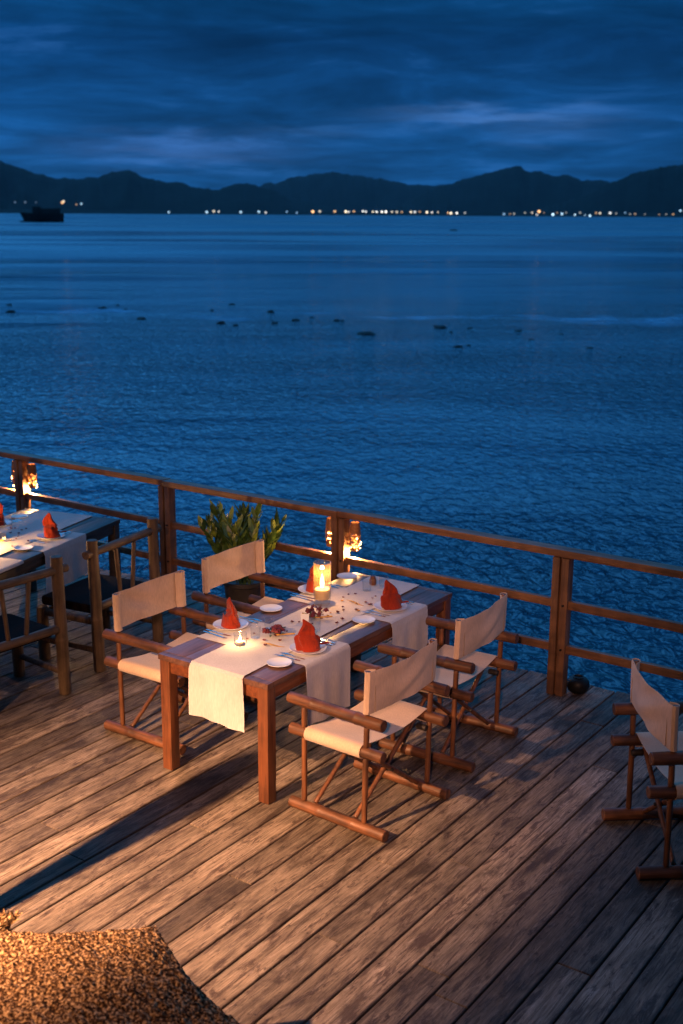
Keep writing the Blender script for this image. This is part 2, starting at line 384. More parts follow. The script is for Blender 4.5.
def build_deck():
    bm = bmesh.new(); uvl = bm.loops.layers.uv.new('board'); tone = bm.faces.layers.float.new('board_tone')
    rnd = random.Random(3); n = int((X1 - X0) / BW)
    for i in range(n):
        xa = X0 + i * BW; xb = xa + BW - GAP
        y = YN; first = True; yend = YF + rnd.uniform(-0.02, 0.02)
        while y < yend - 0.01:
            L = rnd.choice((2.48, 3.1, 3.72)) if not first else rnd.uniform(0.6, 3.6)
            y2 = min(y + L, yend)
            if yend - y2 < 0.5: y2 = yend
            dz = rnd.uniform(-0.0035, 0.0); tilt = rnd.uniform(-0.002, 0.002); tv = rnd.random(); j = 0.0035
            c = 0.004
            ys = [y + j, y + j + c, y2 - j - c, y2 - j]
            nseg = max(2, int((y2 - y) / 0.45)); mids = [y + (y2 - y) * k / nseg for k in range(1, nseg)]
            ys = ys[:2] + mids + ys[2:]
            prof = [(xa, -0.034), (xa, -c), (xa + c, 0), (xb - c, 0), (xb, -c), (xb, -0.034)]
            rows = []
            wob = [noise.noise(Vector((xa * 3.1, yy * 0.8, 5))) * 0.0016 for yy in ys]
            for q, yy in enumerate(ys):
                e = 1 if q in (0, len(ys) - 1) else 0
                rows.append([bm.verts.new((px + wob[q], yy, pz + dz + tilt * (px - xa) / BW - (.0012 if e and pz > -0.02 else 0))) for px, pz in prof])
            fs = []
            for q in range(len(rows) - 1):
                for k in range(5): fs.append(bm.faces.new((rows[q][k], rows[q][k + 1], rows[q + 1][k + 1], rows[q + 1][k])))
            fs.append(bm.faces.new(rows[0])); fs.append(bm.faces.new(list(reversed(rows[-1]))))
            for f in fs:
                f[tone] = tv
                for l in f.loops: l[uvl].uv = (l.vert.co.x - xa, l.vert.co.y - YN)
            y = y2; first = False
    bmesh.ops.recalc_face_normals(bm, faces=bm.faces)
    o = link('deck', bm, deck_material(), smooth=False); tag(o, kind='structure')
    bm = bmesh.new()
    for k in range(int((YF - YN) / 0.62)):
        yy = YN + 0.31 + 0.62 * k; box(bm, X0, X1, yy - 0.03, yy + 0.03, -0.20, -0.0385)
    for k in range(10):
        xx = X0 + 0.6 + 2.0 * k; box(bm, xx - 0.05, xx + 0.05, YN, YF - 0.12, -0.42, -0.203)
    o = link('deck_beams', bm, M['pile'], smooth=False); tag(o, kind='structure')
    bm = bmesh.new()
    for k in range(10):
        for yy in (YF - 0.35, YF - 3.6, YF - 7.2): log(bm, (X0 + 0.6 + 2.0 * k, yy, WATER_Z - 2.4), (X0 + 0.6 + 2.0 * k, yy, -0.425), 0.11, seed=k)
    o = link('deck_piles', bm, M['pile']); tag(o, kind='structure')
build_deck()

# ------------------------------------------------------------------ water
def build_water():
    m, t, b = new_mat('sea_water')
    co = N(t, 'ShaderNodeTexCoord')
    ge = N(t, 'ShaderNodeNewGeometry')
    vm = N(t, 'ShaderNodeVectorMath', operation='LENGTH'); t.links.new(ge.outputs['Position'], vm.inputs[0])
    dist = vm.outputs['Value']
    mp = N(t, 'ShaderNodeMapping'); mp.vector_type = 'TEXTURE'; mp.inputs['Rotation'].default_value = (0, 0, HEAD - R(90) + R(6))
    t.links.new(ge.outputs['Position'], mp.inputs[0])   # x across the view of the bay, y out to sea
    def nz(scale, sx, sy, det=3, rgh=0.55, dst=0.0, w=0.0):
        q = N(t, 'ShaderNodeMapping'); q.inputs['Scale'].default_value = (sx, sy, 1); q.inputs['Location'].default_value = (w, w, 0)
        t.links.new(mp.outputs[0], q.inputs[0])
        n = N(t, 'ShaderNodeTexNoise'); n.inputs['Scale'].default_value = scale; n.inputs['Detail'].default_value = det
        n.inputs['Roughness'].default_value = rgh; n.inputs['Distortion'].default_value = dst
        t.links.new(q.outputs[0], n.inputs['Vector']); return n.outputs[0]
    rip = nz(4.8, 1.0, 0.62, 2, 0.5, 0.5); wav = nz(1.3, 0.9, 0.6, 2, 0.5, 0.6, 9); swl = nz(0.10, 0.6, 1.6, 3, 0.5, 0.2, 4)
    near = ramp(t, [(0.0, 1.0), (0.4, 0.85), (1.0, 0.3)], mth(t, 'DIVIDE', dist, 120.0)).outputs[0]
    wind = ramp(t, [(0.36, 0.35), (0.50, 0.9), (0.62, 1.25)], nz(0.07, .35, .8, 4, .55, .8, 31)).outputs[0]
    h = mth(t, 'ADD', mth(t, 'MULTIPLY', mth(t, 'MULTIPLY', mth(t, 'MULTIPLY', rip, 0.24), near), wind), mth(t, 'ADD', mth(t, 'MULTIPLY', mth(t, 'MULTIPLY', wav, 0.10), wind), mth(t, 'MULTIPLY', swl, 0.45)))
    bp = N(t, 'ShaderNodeBump'); bp.inputs['Strength'].default_value = 1.0; bp.inputs['Distance'].default_value = 1.0
    t.links.new(h, bp.inputs['Height']); t.links.new(bp.outputs[0], b.inputs['Normal'])
    # calmer and rougher lanes on the bay
    lane = nz(0.022, 0.30, 0.8, 5, 0.55, 0.6, 2); lane2 = nz(0.06, 0.25, 0.8, 4, 0.55, 0.4, 7)
    lanes = mth(t, 'ADD', mth(t, 'MULTIPLY', lane, 0.75), mth(t, 'MULTIPLY', lane2, 0.25))
    far = ramp(t, [(0.0, 0.03), (0.12, 0.08), (0.5, 0.30), (1.0, 0.44)], mth(t, 'DIVIDE', dist, 600.0)).outputs[0]
    rg = mth(t, 'MULTIPLY', far, ramp(t, [(0.42, 0.35), (0.58, 1.6)], lanes).outputs[0])
    t.links.new(rg, b.inputs['Roughness'])
    deep = mix(t, ramp(t, [(0.44, 0.0), (0.57, 1.0)], lanes).outputs[0], (.0008, .060, .100), (.006, .150, .235))
    # a thin foam line where the current runs past the rocks
    sy = N(t, 'ShaderNodeSeparateXYZ'); t.links.new(mp.outputs[0], sy.inputs[0])
    wob = mth(t, 'MULTIPLY', mth(t, 'SUBTRACT', nz(0.05, 1, .3, 4, .6), 0.5), 34.0)
    ln = mth(t, 'ABSOLUTE', mth(t, 'SUBTRACT', mth(t, 'ADD', mth(t, 'ADD', sy.outputs[1], mth(t, 'MULTIPLY', sy.outputs[0], 0.10)), wob), 63.0))
    lf = mth(t, 'MULTIPLY', ramp(t, [(0.0, 1.0), (0.8, 0.35), (1.0, 0.0)], mth(t, 'DIVIDE', ln, 2.2)).outputs[0], ramp(t, [(0.40, 0.0), (0.55, 0.8)], nz(0.22, .5, .5, 5, .7, .3, 21)).outputs[0])
    deep = mix(t, lf, deep, (.20, .50, .78))
    t.links.new(deep, b.inputs['Base Color'])
    b.inputs['IOR'].default_value = 1.33; b.inputs['Specular IOR Level'].default_value = 0.5
    bm = bmesh.new()
    # one sheet, finer near the deck
    c = EYE.xy; rad = [0, 8, 16, 30, 60, 120, 300, 800, 1800, 3400, 6000, 9000]; seg = 64; rings = []
    for r_ in rad:
        if r_ == 0: rings.append([bm.verts.new((c.x, c.y, WATER_Z))])
        else: rings.append([bm.verts.new((c.x + r_ * math.cos(2 * math.pi * k / seg), c.y + r_ * math.sin(2 * math.pi * k / seg), WATER_Z)) for k in range(seg)])
    for i in range(1, len(rings)):
        for k in range(seg):
            k2 = (k + 1) % seg
            if i == 1: bm.faces.new((rings[0][0], rings[1][k], rings[1][k2]))
            else: bm.faces.new((rings[i - 1][k], rings[i][k], rings[i][k2], rings[i - 1][k2]))
    o = link('sea', bm, m); tag(o, kind='structure')
build_water()

# a bearing (in image columns at the horizon) turned into a direction out to sea
def bearing(px): return HEAD - math.atan((px - 341.5) / 1231.0)
def out(px, d, z=WATER_Z):
    a = bearing(px); return Vector((d * math.cos(a), d * math.sin(a), z))
def down_dist(py, z=WATER_Z):   # distance at which the flat water lies that far below the horizon
    return (EYE.z - z) / math.tan(math.atan((py - 512) / 1195.0) + R(14.05))

# ------------------------------------------------------------------ hills
def hill_mat(name, col):
    return simple(name, col, 0.95, 0, 0.35, 0.012, 0.0, spec=0.05)
def ridge(name, D, depth, pts, mat, seed, amp):
    """pts: (column, height above the horizon in picture units) -> real ridge D metres off, with real depth and gullies"""
    bm = bmesh.new(); n = 260; rows = 11
    xs = [pts[0][0] + (pts[-1][0] - pts[0][0]) * i / n for i in range(n + 1)]
    G = []
    for x in xs:
        for (xa, ha), (xb, hb) in zip(pts, pts[1:]):
            if xa <= x <= xb:
                t = (x - xa) / (xb - xa); t = t * t * (3 - 2 * t) * 0.5 + t * 0.5; h = ha + (hb - ha) * t; break
        h += 2.6 * noise.noise(Vector((x * 0.07, seed, 0))) + 1.5 * noise.noise(Vector((x * 0.21, seed, 3))) + .9 * noise.noise(Vector((x * 0.6, seed, 6)))
        Hm = max(2.0, h / 1231.0 * D); a = bearing(x); col = []
        for j in range(rows):
            v = j / (rows - 1); s = 1 - abs(2 * v - 1)
            d = D + (v - 0.5) * depth
            hh = Hm * (s ** 0.85)
            if 0 < s < 1: hh += amp * Hm * s * (1 - s) * noise.noise(Vector((x * 0.06, v * 5, seed + 7)))
            if v < 0.5: hh *= (d / D)
            col.append(bm.verts.new((d * math.cos(a), d * math.sin(a), max(-3.0, hh) if 0 < s else -3.0)))
        G.append(col)
    for i in range(n):
        for j in range(rows - 1): bm.faces.new((G[i][j], G[i + 1][j], G[i + 1][j + 1], G[i][j + 1]))
    o = link(name, bm, mat); tag(o, kind='structure')
MH = hill_mat('forested_hill', (.008, .011, .008))
ridge('hills', 7600, 1800, [(150, 6), (240, 20), (268, 28), (290, 34), (325, 40), (345, 38), (380, 33), (405, 29), (430, 27), (470, 32), (540, 22), (620, 12)], MH, 1, .7)
ridge('hills', 5200, 1400, [(-260, 30), (-120, 52), (-40, 52), (0, 47), (30, 38), (60, 31), (95, 33), (126, 41), (148, 32), (180, 28), (212, 22), (238, 29), (262, 25), (290, 14), (330, 5), (360, 1)], MH, 2, .8)
ridge('hills', 6200, 1500, [(395, 8), (430, 24), (462, 34), (490, 41), (512, 47), (530, 40), (556, 38), (585, 33), (640, 30), (760, 24), (900, 10)], MH, 3, .8)
ridge('hills', 4700, 1300, [(530, 4), (575, 16), (605, 30), (630, 40), (660, 46), (690, 48), (740, 52), (820, 60), (960, 40)], MH, 4, .8)
bm = bmesh.new(); G = []
for i in range(121):
    px = -420 + 1600 * i / 120; a = bearing(px); d0 = 3000 + 120 * noise.noise(Vector((px * 0.01, 0, 0)))
    G.append([bm.verts.new((d * math.cos(a), d * math.sin(a), zz_)) for d, zz_ in ((d0 - 60, -3.0), (d0, 0.6), (d0 + 400, 6), (9000, 20))])
for i in range(120):
    for j in range(3): bm.faces.new((G[i][j], G[i + 1][j], G[i + 1][j + 1], G[i][j + 1]))
o = link('coast', bm, MH); tag(o, kind='structure')

# ------------------------------------------------------------------ railing
RY = 7.60
rail_root = empty('railing', (0, RY, 0), 0, 'brown timber railing with three rails running along the edge of the deck', 'railing')
POSTS = [-13.0, -11.06, -9.13, -7.20, -5.31, -3.375, -1.37, 0.63, 2.63, 4.6]
def build_railing():
    bm = bmesh.new()
    xs = [-14.6] + [POSTS[i] for i in (1, 3, 4, 6, 8)] + [4.9]
    for i, (a, b_) in enumerate(zip(xs, xs[1:])):
        j = 0.004 * ((i % 2) * 2 - 1)
        box(bm, a + 0.002, b_ - 0.002, -0.055 + j, 0.055 + j, 1.045 + j * .5, 1.098 + j * .5, 0.006)
    link('top_rail', bm, M['rail'], rail_root)
    for zc, hh in ((0.690, 0.030), (0.355, 0.030)):
        bm = bmesh.new()
        for i, (a, b_) in enumerate(zip(POSTS, POSTS[1:])):
            box(bm, a + 0.062, b_ - 0.062, -0.022, 0.022, zc - hh, zc + hh + 0.002 * (i % 2), 0.004)
        link('rail', bm, M['rail'], rail_root)
    for i, x in enumerate(POSTS):
        bm = bmesh.new(); g = 0.008
        box(bm, x - 0.062, x - g, -0.045, 0.045, 0.0, 1.040, 0.005)
        box(bm, x + g, x + 0.062, -0.041, 0.045, 0.0, 1.038, 0.005)
        box(bm, x - g - 0.002, x + g + 0.002, -0.012, 0.040, 0.0, 1.034, 0)
        o = link('post', bm, M['post'], rail_root)
        for zz_ in (.355, .690):
            bm = bmesh.new(); log(bm, (x + .034, -.0415, zz_), (x + .034, -.052, zz_), .009, rings=2, seg=8); link('bolt', bm, M['iron'], o)
build_railing()

# ------------------------------------------------------------------ director's chairs of round logs
HW, AZ, SZ, XB, ZT = 0.318, 0.690, 0.500, -0.205, 0.985
def make_canvas_chair():
    root = empty('canvas_chair')
    rb = 0.038
    for s in (1, -1):
        y = s * HW
        bm = bmesh.new(); log(bm, (-.34, y, .036), (.345, y, .036), .0350, (.33, .68), .05, seed=1 + s); link('runner', bm, M['bamboo'], root)
        bm = bmesh.new(); log(bm, (-.315, y, AZ), (.355, y, AZ), .0350, (.27, .74), .09, seed=3 + s, taper=.96); link('armrest', bm, M['bamboo'], root)
        bm = bmesh.new(); log(bm, (-.315, y * .99, SZ), (.345, y * .99, SZ), .0340, (.5,), .09, seed=5 + s); link('seat_log', bm, M['bamboo'], root)
        bm = bmesh.new()
        log(bm, (.245, y, .074), (.245, y, SZ - .034), .0165, (.45,), .05, seed=7 + s)
        log(bm, (.245, y, SZ + .034), (.245, y, AZ - .038), .0165, (), .05, seed=8 + s, rings=4)
        link('front_post', bm, M['bambooz'], root)
        bm = bmesh.new()
        log(bm, (-.19, y, .074), (-.195, y, SZ - .034), .0165, (.5,), .05, seed=9 + s)
        log(bm, (-.197, y, SZ + .034), (-.20, y, AZ - .038), .0165, (), .05, seed=10 + s, rings=4)
        log(bm, (-.20, y, AZ + .038), (XB, y, ZT - .004), .0165, (), .05, seed=11 + s, rings=6)
        link('back_post', bm, M['bambooz'], root)
    # crossed braces: front pair and rear pair, each pivoting in the middle
    for k, x in enumerate((.17, -.12)):
        for s in (1, -1):
            bm = bmesh.new(); dx = .016 * s
            log(bm, (x + dx, s * (HW - .03), .062), (x + dx, -s * (HW - .045), SZ - .03), .0145, (.4,), .05, seed=20 + k * 2 + s)
            link('cross_brace', bm, M['bambooz'], root)
        bm = bmesh.new(); log(bm, (x - .04, 0, .262), (x + .04, 0, .262), .010, rings=3); link('pivot', bm, M['joint'], root)
    for x in (.245, -.195):     # blackened knuckles under the seat
        for s in (1, -1):
            bm = bmesh.new(); log(bm, (x - .02, s * (HW - .06), SZ - .052), (x + .045, s * (HW - .06), SZ - .052), .019, rings=3); link('hinge', bm, M['joint'], root)
    # seat sling wraps both seat logs
    r_ = .0355 + .0045
    path = []
    for k in range(9):
        an = R(-100) + R(190) * k / 8; path.append((-HW * .99 + -r_ * math.cos(an), SZ + r_ * math.sin(an)))
    yy0 = -HW * .99 + .012; n = 14
    for k in range(1, n):
        q = k / n; path.append((yy0 + (-2 * yy0) * q, SZ + r_ - .034 * math.sin(math.pi * q) ** .8))
    path += [(-p[0], p[1]) for p in reversed(path[:9])]
    bm = bmesh.new()
    def P(u, v):
        i = u * (len(path) - 1); a = min(int(i), len(path) - 2); f = i - a
        y = path[a][0] * (1 - f) + path[a + 1][0] * f; z_ = path[a][1] * (1 - f) + path[a + 1][1] * f
        w = .003 * math.sin(v * 9 + y * 14) * max(0, 1 - abs(y) / HW)
        return (-.175 + .395 * v, y, z_ + w - .010 * math.sin(v * math.pi) * max(0, 1 - (y / HW) ** 2))
    sheet(bm, P, (len(path) - 1), 14, .003)
    link('seat', bm, M['canvas'], root)
    # back sling
    bm = bmesh.new(); rp = .0165 + .003; bp_ = []
    for k in range(11):
        an = R(-60) - R(220) * k / 10 ; bp_.append((XB + 0 + rp * math.sin(an + R(90)) , -HW + rp * math.cos(an + R(90))))
    bp_ = []
    for k in range(11):                     # round the outside of one post, from the inner front to the back
        an = R(60) - R(240) * k / 10 * 1.0
        bp_.append((XB + rp * math.sin(an + R(0)) * 1.0, -HW + rp * math.cos(an) * 1.0))
    # simpler and robust: a band that hugs both posts from outside and sags backwards between them
    bp_ = [(XB - .012, -HW + .050), (XB + .014, -HW + .026), (XB + .020, -HW + .010), (XB + .020, -HW - .004), (XB + .012, -HW - .018), (XB - .004, -HW - .0215), (XB - .018, -HW - .012), (XB - .0205, -HW + .004)]
    n = 20; y0 = -HW + .004
    mid = []
    for k in range(1, n):
        q = k / n; mid.append((XB - .0205 - .020 * math.sin(math.pi * q) ** 1.1, y0 + (-2 * y0) * q))
    full = bp_ + mid + [(p[0], -p[1]) for p in reversed(bp_)]
    def PB(u, v):
        i = u * (len(full) - 1); a = min(int(i), len(full) - 2); f = i - a
        x = full[a][0] * (1 - f) + full[a + 1][0] * f; y = full[a][1] * (1 - f) + full[a + 1][1] * f
        s = max(0, 1 - (y / HW) ** 2)
        lo = .735 - .004 * s; hi = ZT - .008 * s
        wr = .0075 * math.sin(v * 10 + y * 11) * s + .004 * math.sin(y * 26 + v * 12) * s + .003 * (abs(v - .5) > .45)
        return (x - .012 * s * math.sin(v * math.pi) + wr - (v - .5) * .008, y, lo + (hi - lo) * v)
    sheet(bm, PB, len(full) - 1, 12, .003)
    backrest = link('backrest', bm, M['canvas'], root)
    for s in (1, -1):
        bm = bmesh.new(); log(bm, (XB - .0262, s * (HW - .034), .742), (XB - .0262, s * (HW - .034), ZT - .006), .0022, rings=8, seg=6); link('seam', bm, M['stitch'], backrest)
    return root
proto = make_canvas_chair()
chairs = [
    (-3.552, 5.41, 177.3, 'canvas director chair nearest the camera, at the front right of the main table', 'canvas director chairs around the main table'),
    (-3.598, 6.42, 182.0, 'canvas director chair at the right rear of the main table, by the railing', 'canvas director chairs around the main table'),
    (-5.240, 5.56, 0.5, 'canvas director chair at the front left of the main table, back creased', 'canvas director chairs around the main table'),
    (-5.307, 6.51, -1.0, 'canvas director chair right in front of the potted plant', 'canvas director chairs around the main table'),
    (-1.881, 5.99, 39.4, 'dim cream canvas director chair standing apart at the right edge, seen from behind', None)]
for i, (x, y, a, lb, g) in enumerate(chairs):
    o = proto if i == 0 else copy_tree(proto)
    o.location = (x, y, 0); o.rotation_euler = (0, 0, R(a)); tag(o, lb, 'director chair', g)

# ------------------------------------------------------------------ rustic log chairs at the left table
def make_rustic():
    root = empty('log_chair')
    w = .375
    for s in (1, -1):
        bm = bmesh.new(); log(bm, (-.02, s * w, 0), (0, s * w, 1.03), .046, (.4,), .10, seed=31 + s, taper=.92); link('back_post', bm, M['rustic'], root)
        bm = bmesh.new(); log(bm, (.52, s * w, 0), (.52, s * w, .43), .044, (), .10, seed=33 + s, rings=6); link('front_leg', bm, M['rustic'], root)
        bm = bmesh.new(); log(bm, (.04, s * w, .39), (.48, s * w, .39), .030, (), .08, seed=35 + s); link('side_rail', bm, M['rustic'], root)
        bm = bmesh.new(); log(bm, (.03, s * w, .16), (.49, s * w, .16), .022, (), .08, seed=37 + s); link('stretcher', bm, M['rustic'], root)
    bm = bmesh.new(); log(bm, (0, -w - .085, .930), (0, w + .085, .930), .032, (), .10, seed=41, rings=20); link('top_rail', bm, M['rusticy'], root)
    bm = bmesh.new(); log(bm, (-.012, -w + .035, .50), (-.012, w - .035, .50), .032, (), .10, seed=42, rings=20); link('back_rail', bm, M['rusticy'], root)
    bm = bmesh.new(); log(bm, (.52, -w + .04, .37), (.52, w - .04, .37), .028, (), .10, seed=43, rings=20); link('front_rail', bm, M['rusticy'], root)
    for k, (yb, yt) in enumerate(((-.075, -.125), (.075, .105))):
        bm = bmesh.new(); log(bm, (-.01, yb, .528), (-.002, yt, .903), .0165, (), .10, seed=50 + k); link('spindle', bm, M['rustic'], root)
    bm = bmesh.new(); box(bm, .04, .56, -w + .03, w - .03, .425, .505, .030); link('seat_cushion', bm, M['seatpad'], root)
    return root
M['rusticy'] = wood('weathered_crosspiece', (.075, .044, .024), (.215, .135, .072), 0.62, 'y', 2.6, 0.0, 0.45, 0.5)
r0 = make_rustic()
r0.location = (-6.47, 6.335, 0); r0.rotation_euler = (0, 0, R(180 + 7.5))
tag(r0, 'rustic log chair with dark seat, farther of the two, nearer the railing', 'chair', 'rustic log chairs at the left table')
r1 = copy_tree(r0); r1.location = (-6.325, 5.135, 0); r1.rotation_euler = (0, 0, R(180 - 3.5))
tag(r1, 'rustic log chair with dark seat cushion, cut off by the left edge of the photo', 'chair', 'rustic log chairs at the left table')

# ------------------------------------------------------------------ tables
TZ = 0.765
def make_table(name, loc, rz, hx, hy, top, leg_m, frame_m, label):
    root = empty(name, loc, rz, label, 'table', 'dining tables on the deck')
    bm = bmesh.new(); n = 5; w = (2 * hx) / n
    for k in range(n): box(bm, -hx + k * w + .0012, -hx + (k + 1) * w - .0012, -hy + .055, hy - .055, TZ - .036, TZ, .003)
    box(bm, -hx, hx, -hy, -hy + .0535, TZ - .037, TZ - .0005, .004); box(bm, -hx, hx, hy - .0535, hy, TZ - .037, TZ - .0005, .004)
    link('tabletop', bm, top, root)
    for sx in (-1, 1):
        for sy in (-1, 1):
            bm = bmesh.new(); cx_, cy_ = sx * (hx - .045), sy * (hy - .045)
            box(bm, cx_ - .038, cx_ + .038, cy_ - .038, cy_ + .038, 0, TZ - .038, .004); link('leg', bm, leg_m, root)
    bm = bmesh.new(); a = TZ - .115; b_ = TZ - .0385; e = .086
    box(bm, -hx + e, hx - e, -hy + .018, -hy + .042, a, b_, .002); box(bm, -hx + e, hx - e, hy - .042, hy - .018, a, b_, .002)
    box(bm, -hx + .018, -hx + .042, -hy + e, hy - e, a, b_, .002); box(bm, hx - .042, hx - .018, -hy + e, hy - e, a, b_, .002)
    link('apron', bm, frame_m, root)
    return root
T1 = make_table('dining_table', (-4.45, 6.095, 0), 0, .43, 1.065, M['tabletop'], M['teakz'], M['teak'], 'reddish brown wooden dining table set for four in the middle of the deck')
T2 = make_table('dining_table', (-7.69, 6.11, 0), R(13.5), .50, 1.07, M['dark_table'], M['dark_table'], M['dark_table'], 'dark wooden dining table set for dinner at the left edge by the railing')

def drape_path(pts, n=60):
    """resample a polyline of (s-axis, z) with rounded folds"""
    L = [0]
    for a, b_ in zip(pts, pts[1:]): L.append(L[-1] + math.hypot(b_[0] - a[0], b_[1] - a[1]))
    def f(u):
        s = u * L[-1]
        for i in range(len(pts) - 1):
            if s <= L[i + 1] + 1e-9:
                q = (s - L[i]) / max(1e-9, L[i + 1] - L[i]); return (pts[i][0] + (pts[i + 1][0] - pts[i][0]) * q, pts[i][1] + (pts[i + 1][1] - pts[i][1]) * q)
        return pts[-1]
    return f
def runner(T, name, along, c0, c1, width, ends, zoff, label, group, seed=0, skew=0.0):
    """cloth strip over a table; along 'x' or 'y'; ends=(lo, hi) half lengths with optional hang (metres)"""
    (e0, h0), (e1, h1) = ends; zt = TZ + zoff; p = []
    ro = .007
    if h0 > 0: p += [(e0 - ro, TZ - h0), (e0 - ro, TZ - h0 * .5), (e0 - ro, TZ - .01), (e0 - ro * .3, zt - .001)]
    p += [(e0 + .01 if h0 > 0 else e0, zt)]
    k = 8
    for i in range(1, k): p.append((e0 + (e1 - e0) * i / k, zt))
    p += [(e1 - .01 if h1 > 0 else e1, zt)]
    if h1 > 0: p += [(e1 + ro * .3, zt - .001), (e1 + ro, TZ - .01), (e1 + ro, TZ - h1 * .5), (e1 + ro, TZ - h1)]
    f = drape_path(p); bm = bmesh.new()
    def P(u, v):
        s, zz_ = f(u); c = c0 + (c1 - c0) * u; w = (v - .5) * width; hang = max(0, TZ - .02 - zz_)
        sg = -1 if s < (e0 + e1) / 2 else 1
        bulge = sg * (.004 + .10 * hang * .25 * (1 + math.sin(v * 9 + seed * 2.1)) * .5 + .006 * math.sin(v * 17 + seed) * min(1, hang * 6))
        fl = .0012 * noise.noise(Vector((s * 9 + seed, v * 5, 2))) if hang <= 0 else 0
        s2 = s + (bulge if hang > 0 else 0)
        cc = c + w * (1 + .03 * math.sin(seed + u * 9) * (1 if hang > 0 else 0)) + skew * s
        zq = zz_ + abs(fl) * 2 + (.010 * math.sin(v * 3 + seed) * min(1, hang * 3))
        return (cc, s2, zq) if along == 'y' else (s2, cc, zq)
    sheet(bm, P, 90, 26, .0016)
    o = link(name, bm, M['linen'], None, loc=T.location, rot=T.rotation_euler); tag(o, label, 'table runner', group)
    return o
# T1 local coordinates: x = X+4.45, y = Y-6.095
runner(T1, 'table_runner', 'x', -.475, -.475, .46, ((-.43, .27), (.43, .40)), .0030, 'white cross runner nearer the camera, hanging beside the nearest canvas chair', 'white linen runners', 2)
runner(T1, 'table_runner', 'x', .475, .475, .46, ((-.43, .27), (.43, .33)), .0030, 'white cross runner at the railing end of the main table', 'white linen runners', 3)
runner(T1, 'table_runner', 'y', .015, -.015, .41, ((-1.065, .335), (1.055, 0)), .0075, 'long white runner down the middle of the main table, hanging over its front end', 'white linen runners', 1, skew=-.03)
runner(T2, 'table_runner', 'x', .22, .22, .60, ((-.5, .27), (.5, .34)), .0030, 'white cross runner hanging over the right side of the left table', 'white linen runners', 4)
runner(T2, 'table_runner', 'x', -.62, -.62, .55, ((-.5, .27), (.5, .02)), .0030, 'white cross runner on the near half of the left table, behind the log chair back', 'white linen runners', 5)
runner(T2, 'table_runner', 'y', 0, -.05, .56, ((-1.07, .3), (1.05, 0)), .0075, 'long white runner down the middle of the left table', 'white linen runners', 6)

# ------------------------------------------------------------------ tableware builders (each one a thing)
def plate_mesh(r, h=.016):
    bm = bmesh.new()
    prof = [(0, .002), (r * .45, .002), (r * .55, .0), (r * .60, .0), (r * .64, .004), (r * .98, h - .001), (r, h + .001), (r * .985, h + .003), (r * .92, h + .001), (r * .66, .008), (r * .58, .0055), (0, .005)]
    lathe(bm, prof, 40); bmesh.ops.remove_doubles(bm, verts=bm.verts, dist=1e-6); return bm
def napkin_mesh(seed, lean):
    rnd = random.Random(seed); bm = bmesh.new(); ph = rnd.uniform(0, 6); nrings = 30; seg = 60; prev = None
    Hh = .200
    tw = rnd.uniform(-1.0, 1.0)
    PRF = [(0, .050), (.05, .055), (.20, .058), (.36, .054), (.45, .046), (.52, .043), (.62, .040), (.76, .030), (.87, .019), (.95, .010), (1.0, .003)]
    for j in range(nrings + 1):
        h = j / nrings
        for (ha, ra), (hb, rb_) in zip(PRF, PRF[1:]):
            if ha <= h <= hb: rr = ra + (rb_ - ra) * (h - ha) / (hb - ha); break
        flat = .82 - .30 * min(1, h * 1.6)
        ring = []
        for k in range(seg):
            an = 2 * math.pi * k / seg + tw * .6 * h
            a2 = an + (1.3 if h < .46 else -1.1) * h      # folds run diagonally, changing side at the waist
            pl = 1 + .22 * (1 - 2 * abs(((a2 * 2.5 + ph) / math.pi) % 2 - 1)) * (1 - .3 * h) + .07 * math.sin(a2 * 7 + ph * 2) + .16 * noise.noise(Vector((math.cos(an) * 1.6, math.sin(an) * 1.6, h * 4 + seed)))
            x = rr * pl * math.cos(an); y = rr * pl * math.sin(an) * flat
            if h > .42: y += .75 * max(0, -math.sin(an)) ** 2 * rr * min(1, (h - .42) * 8) * (1 - h) * 1.6   # hollow of the hood
            x += .010 * math.sin(h * 9 + seed) * h
            x += lean * .060 * max(0, h - .35); y += .012 * math.sin(h * 4 + ph) * h
            ring.append(bm.verts.new((x * 1.18, y * 1.18, h * Hh)))
        if prev:
            for k in range(seg): bm.faces.new((prev[k], prev[(k + 1) % seg], ring[(k + 1) % seg], ring[k]))
        else: bm.faces.new(list(reversed(ring)))
        prev = ring
    bm.faces.new(prev)
    def P(u, v): a = -1.9 + 2.6 * v; return (.078 * math.cos(a) * (1 - .25 * u), .062 * math.sin(a) * (1 - .25 * u) , .002 + (.085 - .045 * v) * u)
    sheet(bm, P, 8, 14, .0025)
    return bm
def napkin_tail():
    bm = bmesh.new()
    def P(u, v): return ((.030 + .105 * u), (v - .5) * (.030 - .014 * u) + .01 * math.sin(u * 5), .022 * (1 - u) ** 2 + .006 + .008 * math.sin(v * math.pi) + .004 * math.sin(u * 9))
    sheet(bm, P, 16, 8, .004); return bm
def flat_outline(bm, pts, z0, z1):
    a = [bm.verts.new((x, y, z0(x) if callable(z0) else z0)) for x, y in pts]; b_ = [bm.verts.new((x, y, (z1(x) if callable(z1) else z1))) for x, y in pts]
    bm.faces.new(list(reversed(a))); bm.faces.new(b_); n = len(pts)
    for i in range(n): bm.faces.new((a[i], a[(i + 1) % n], b_[(i + 1) % n], b_[i]))
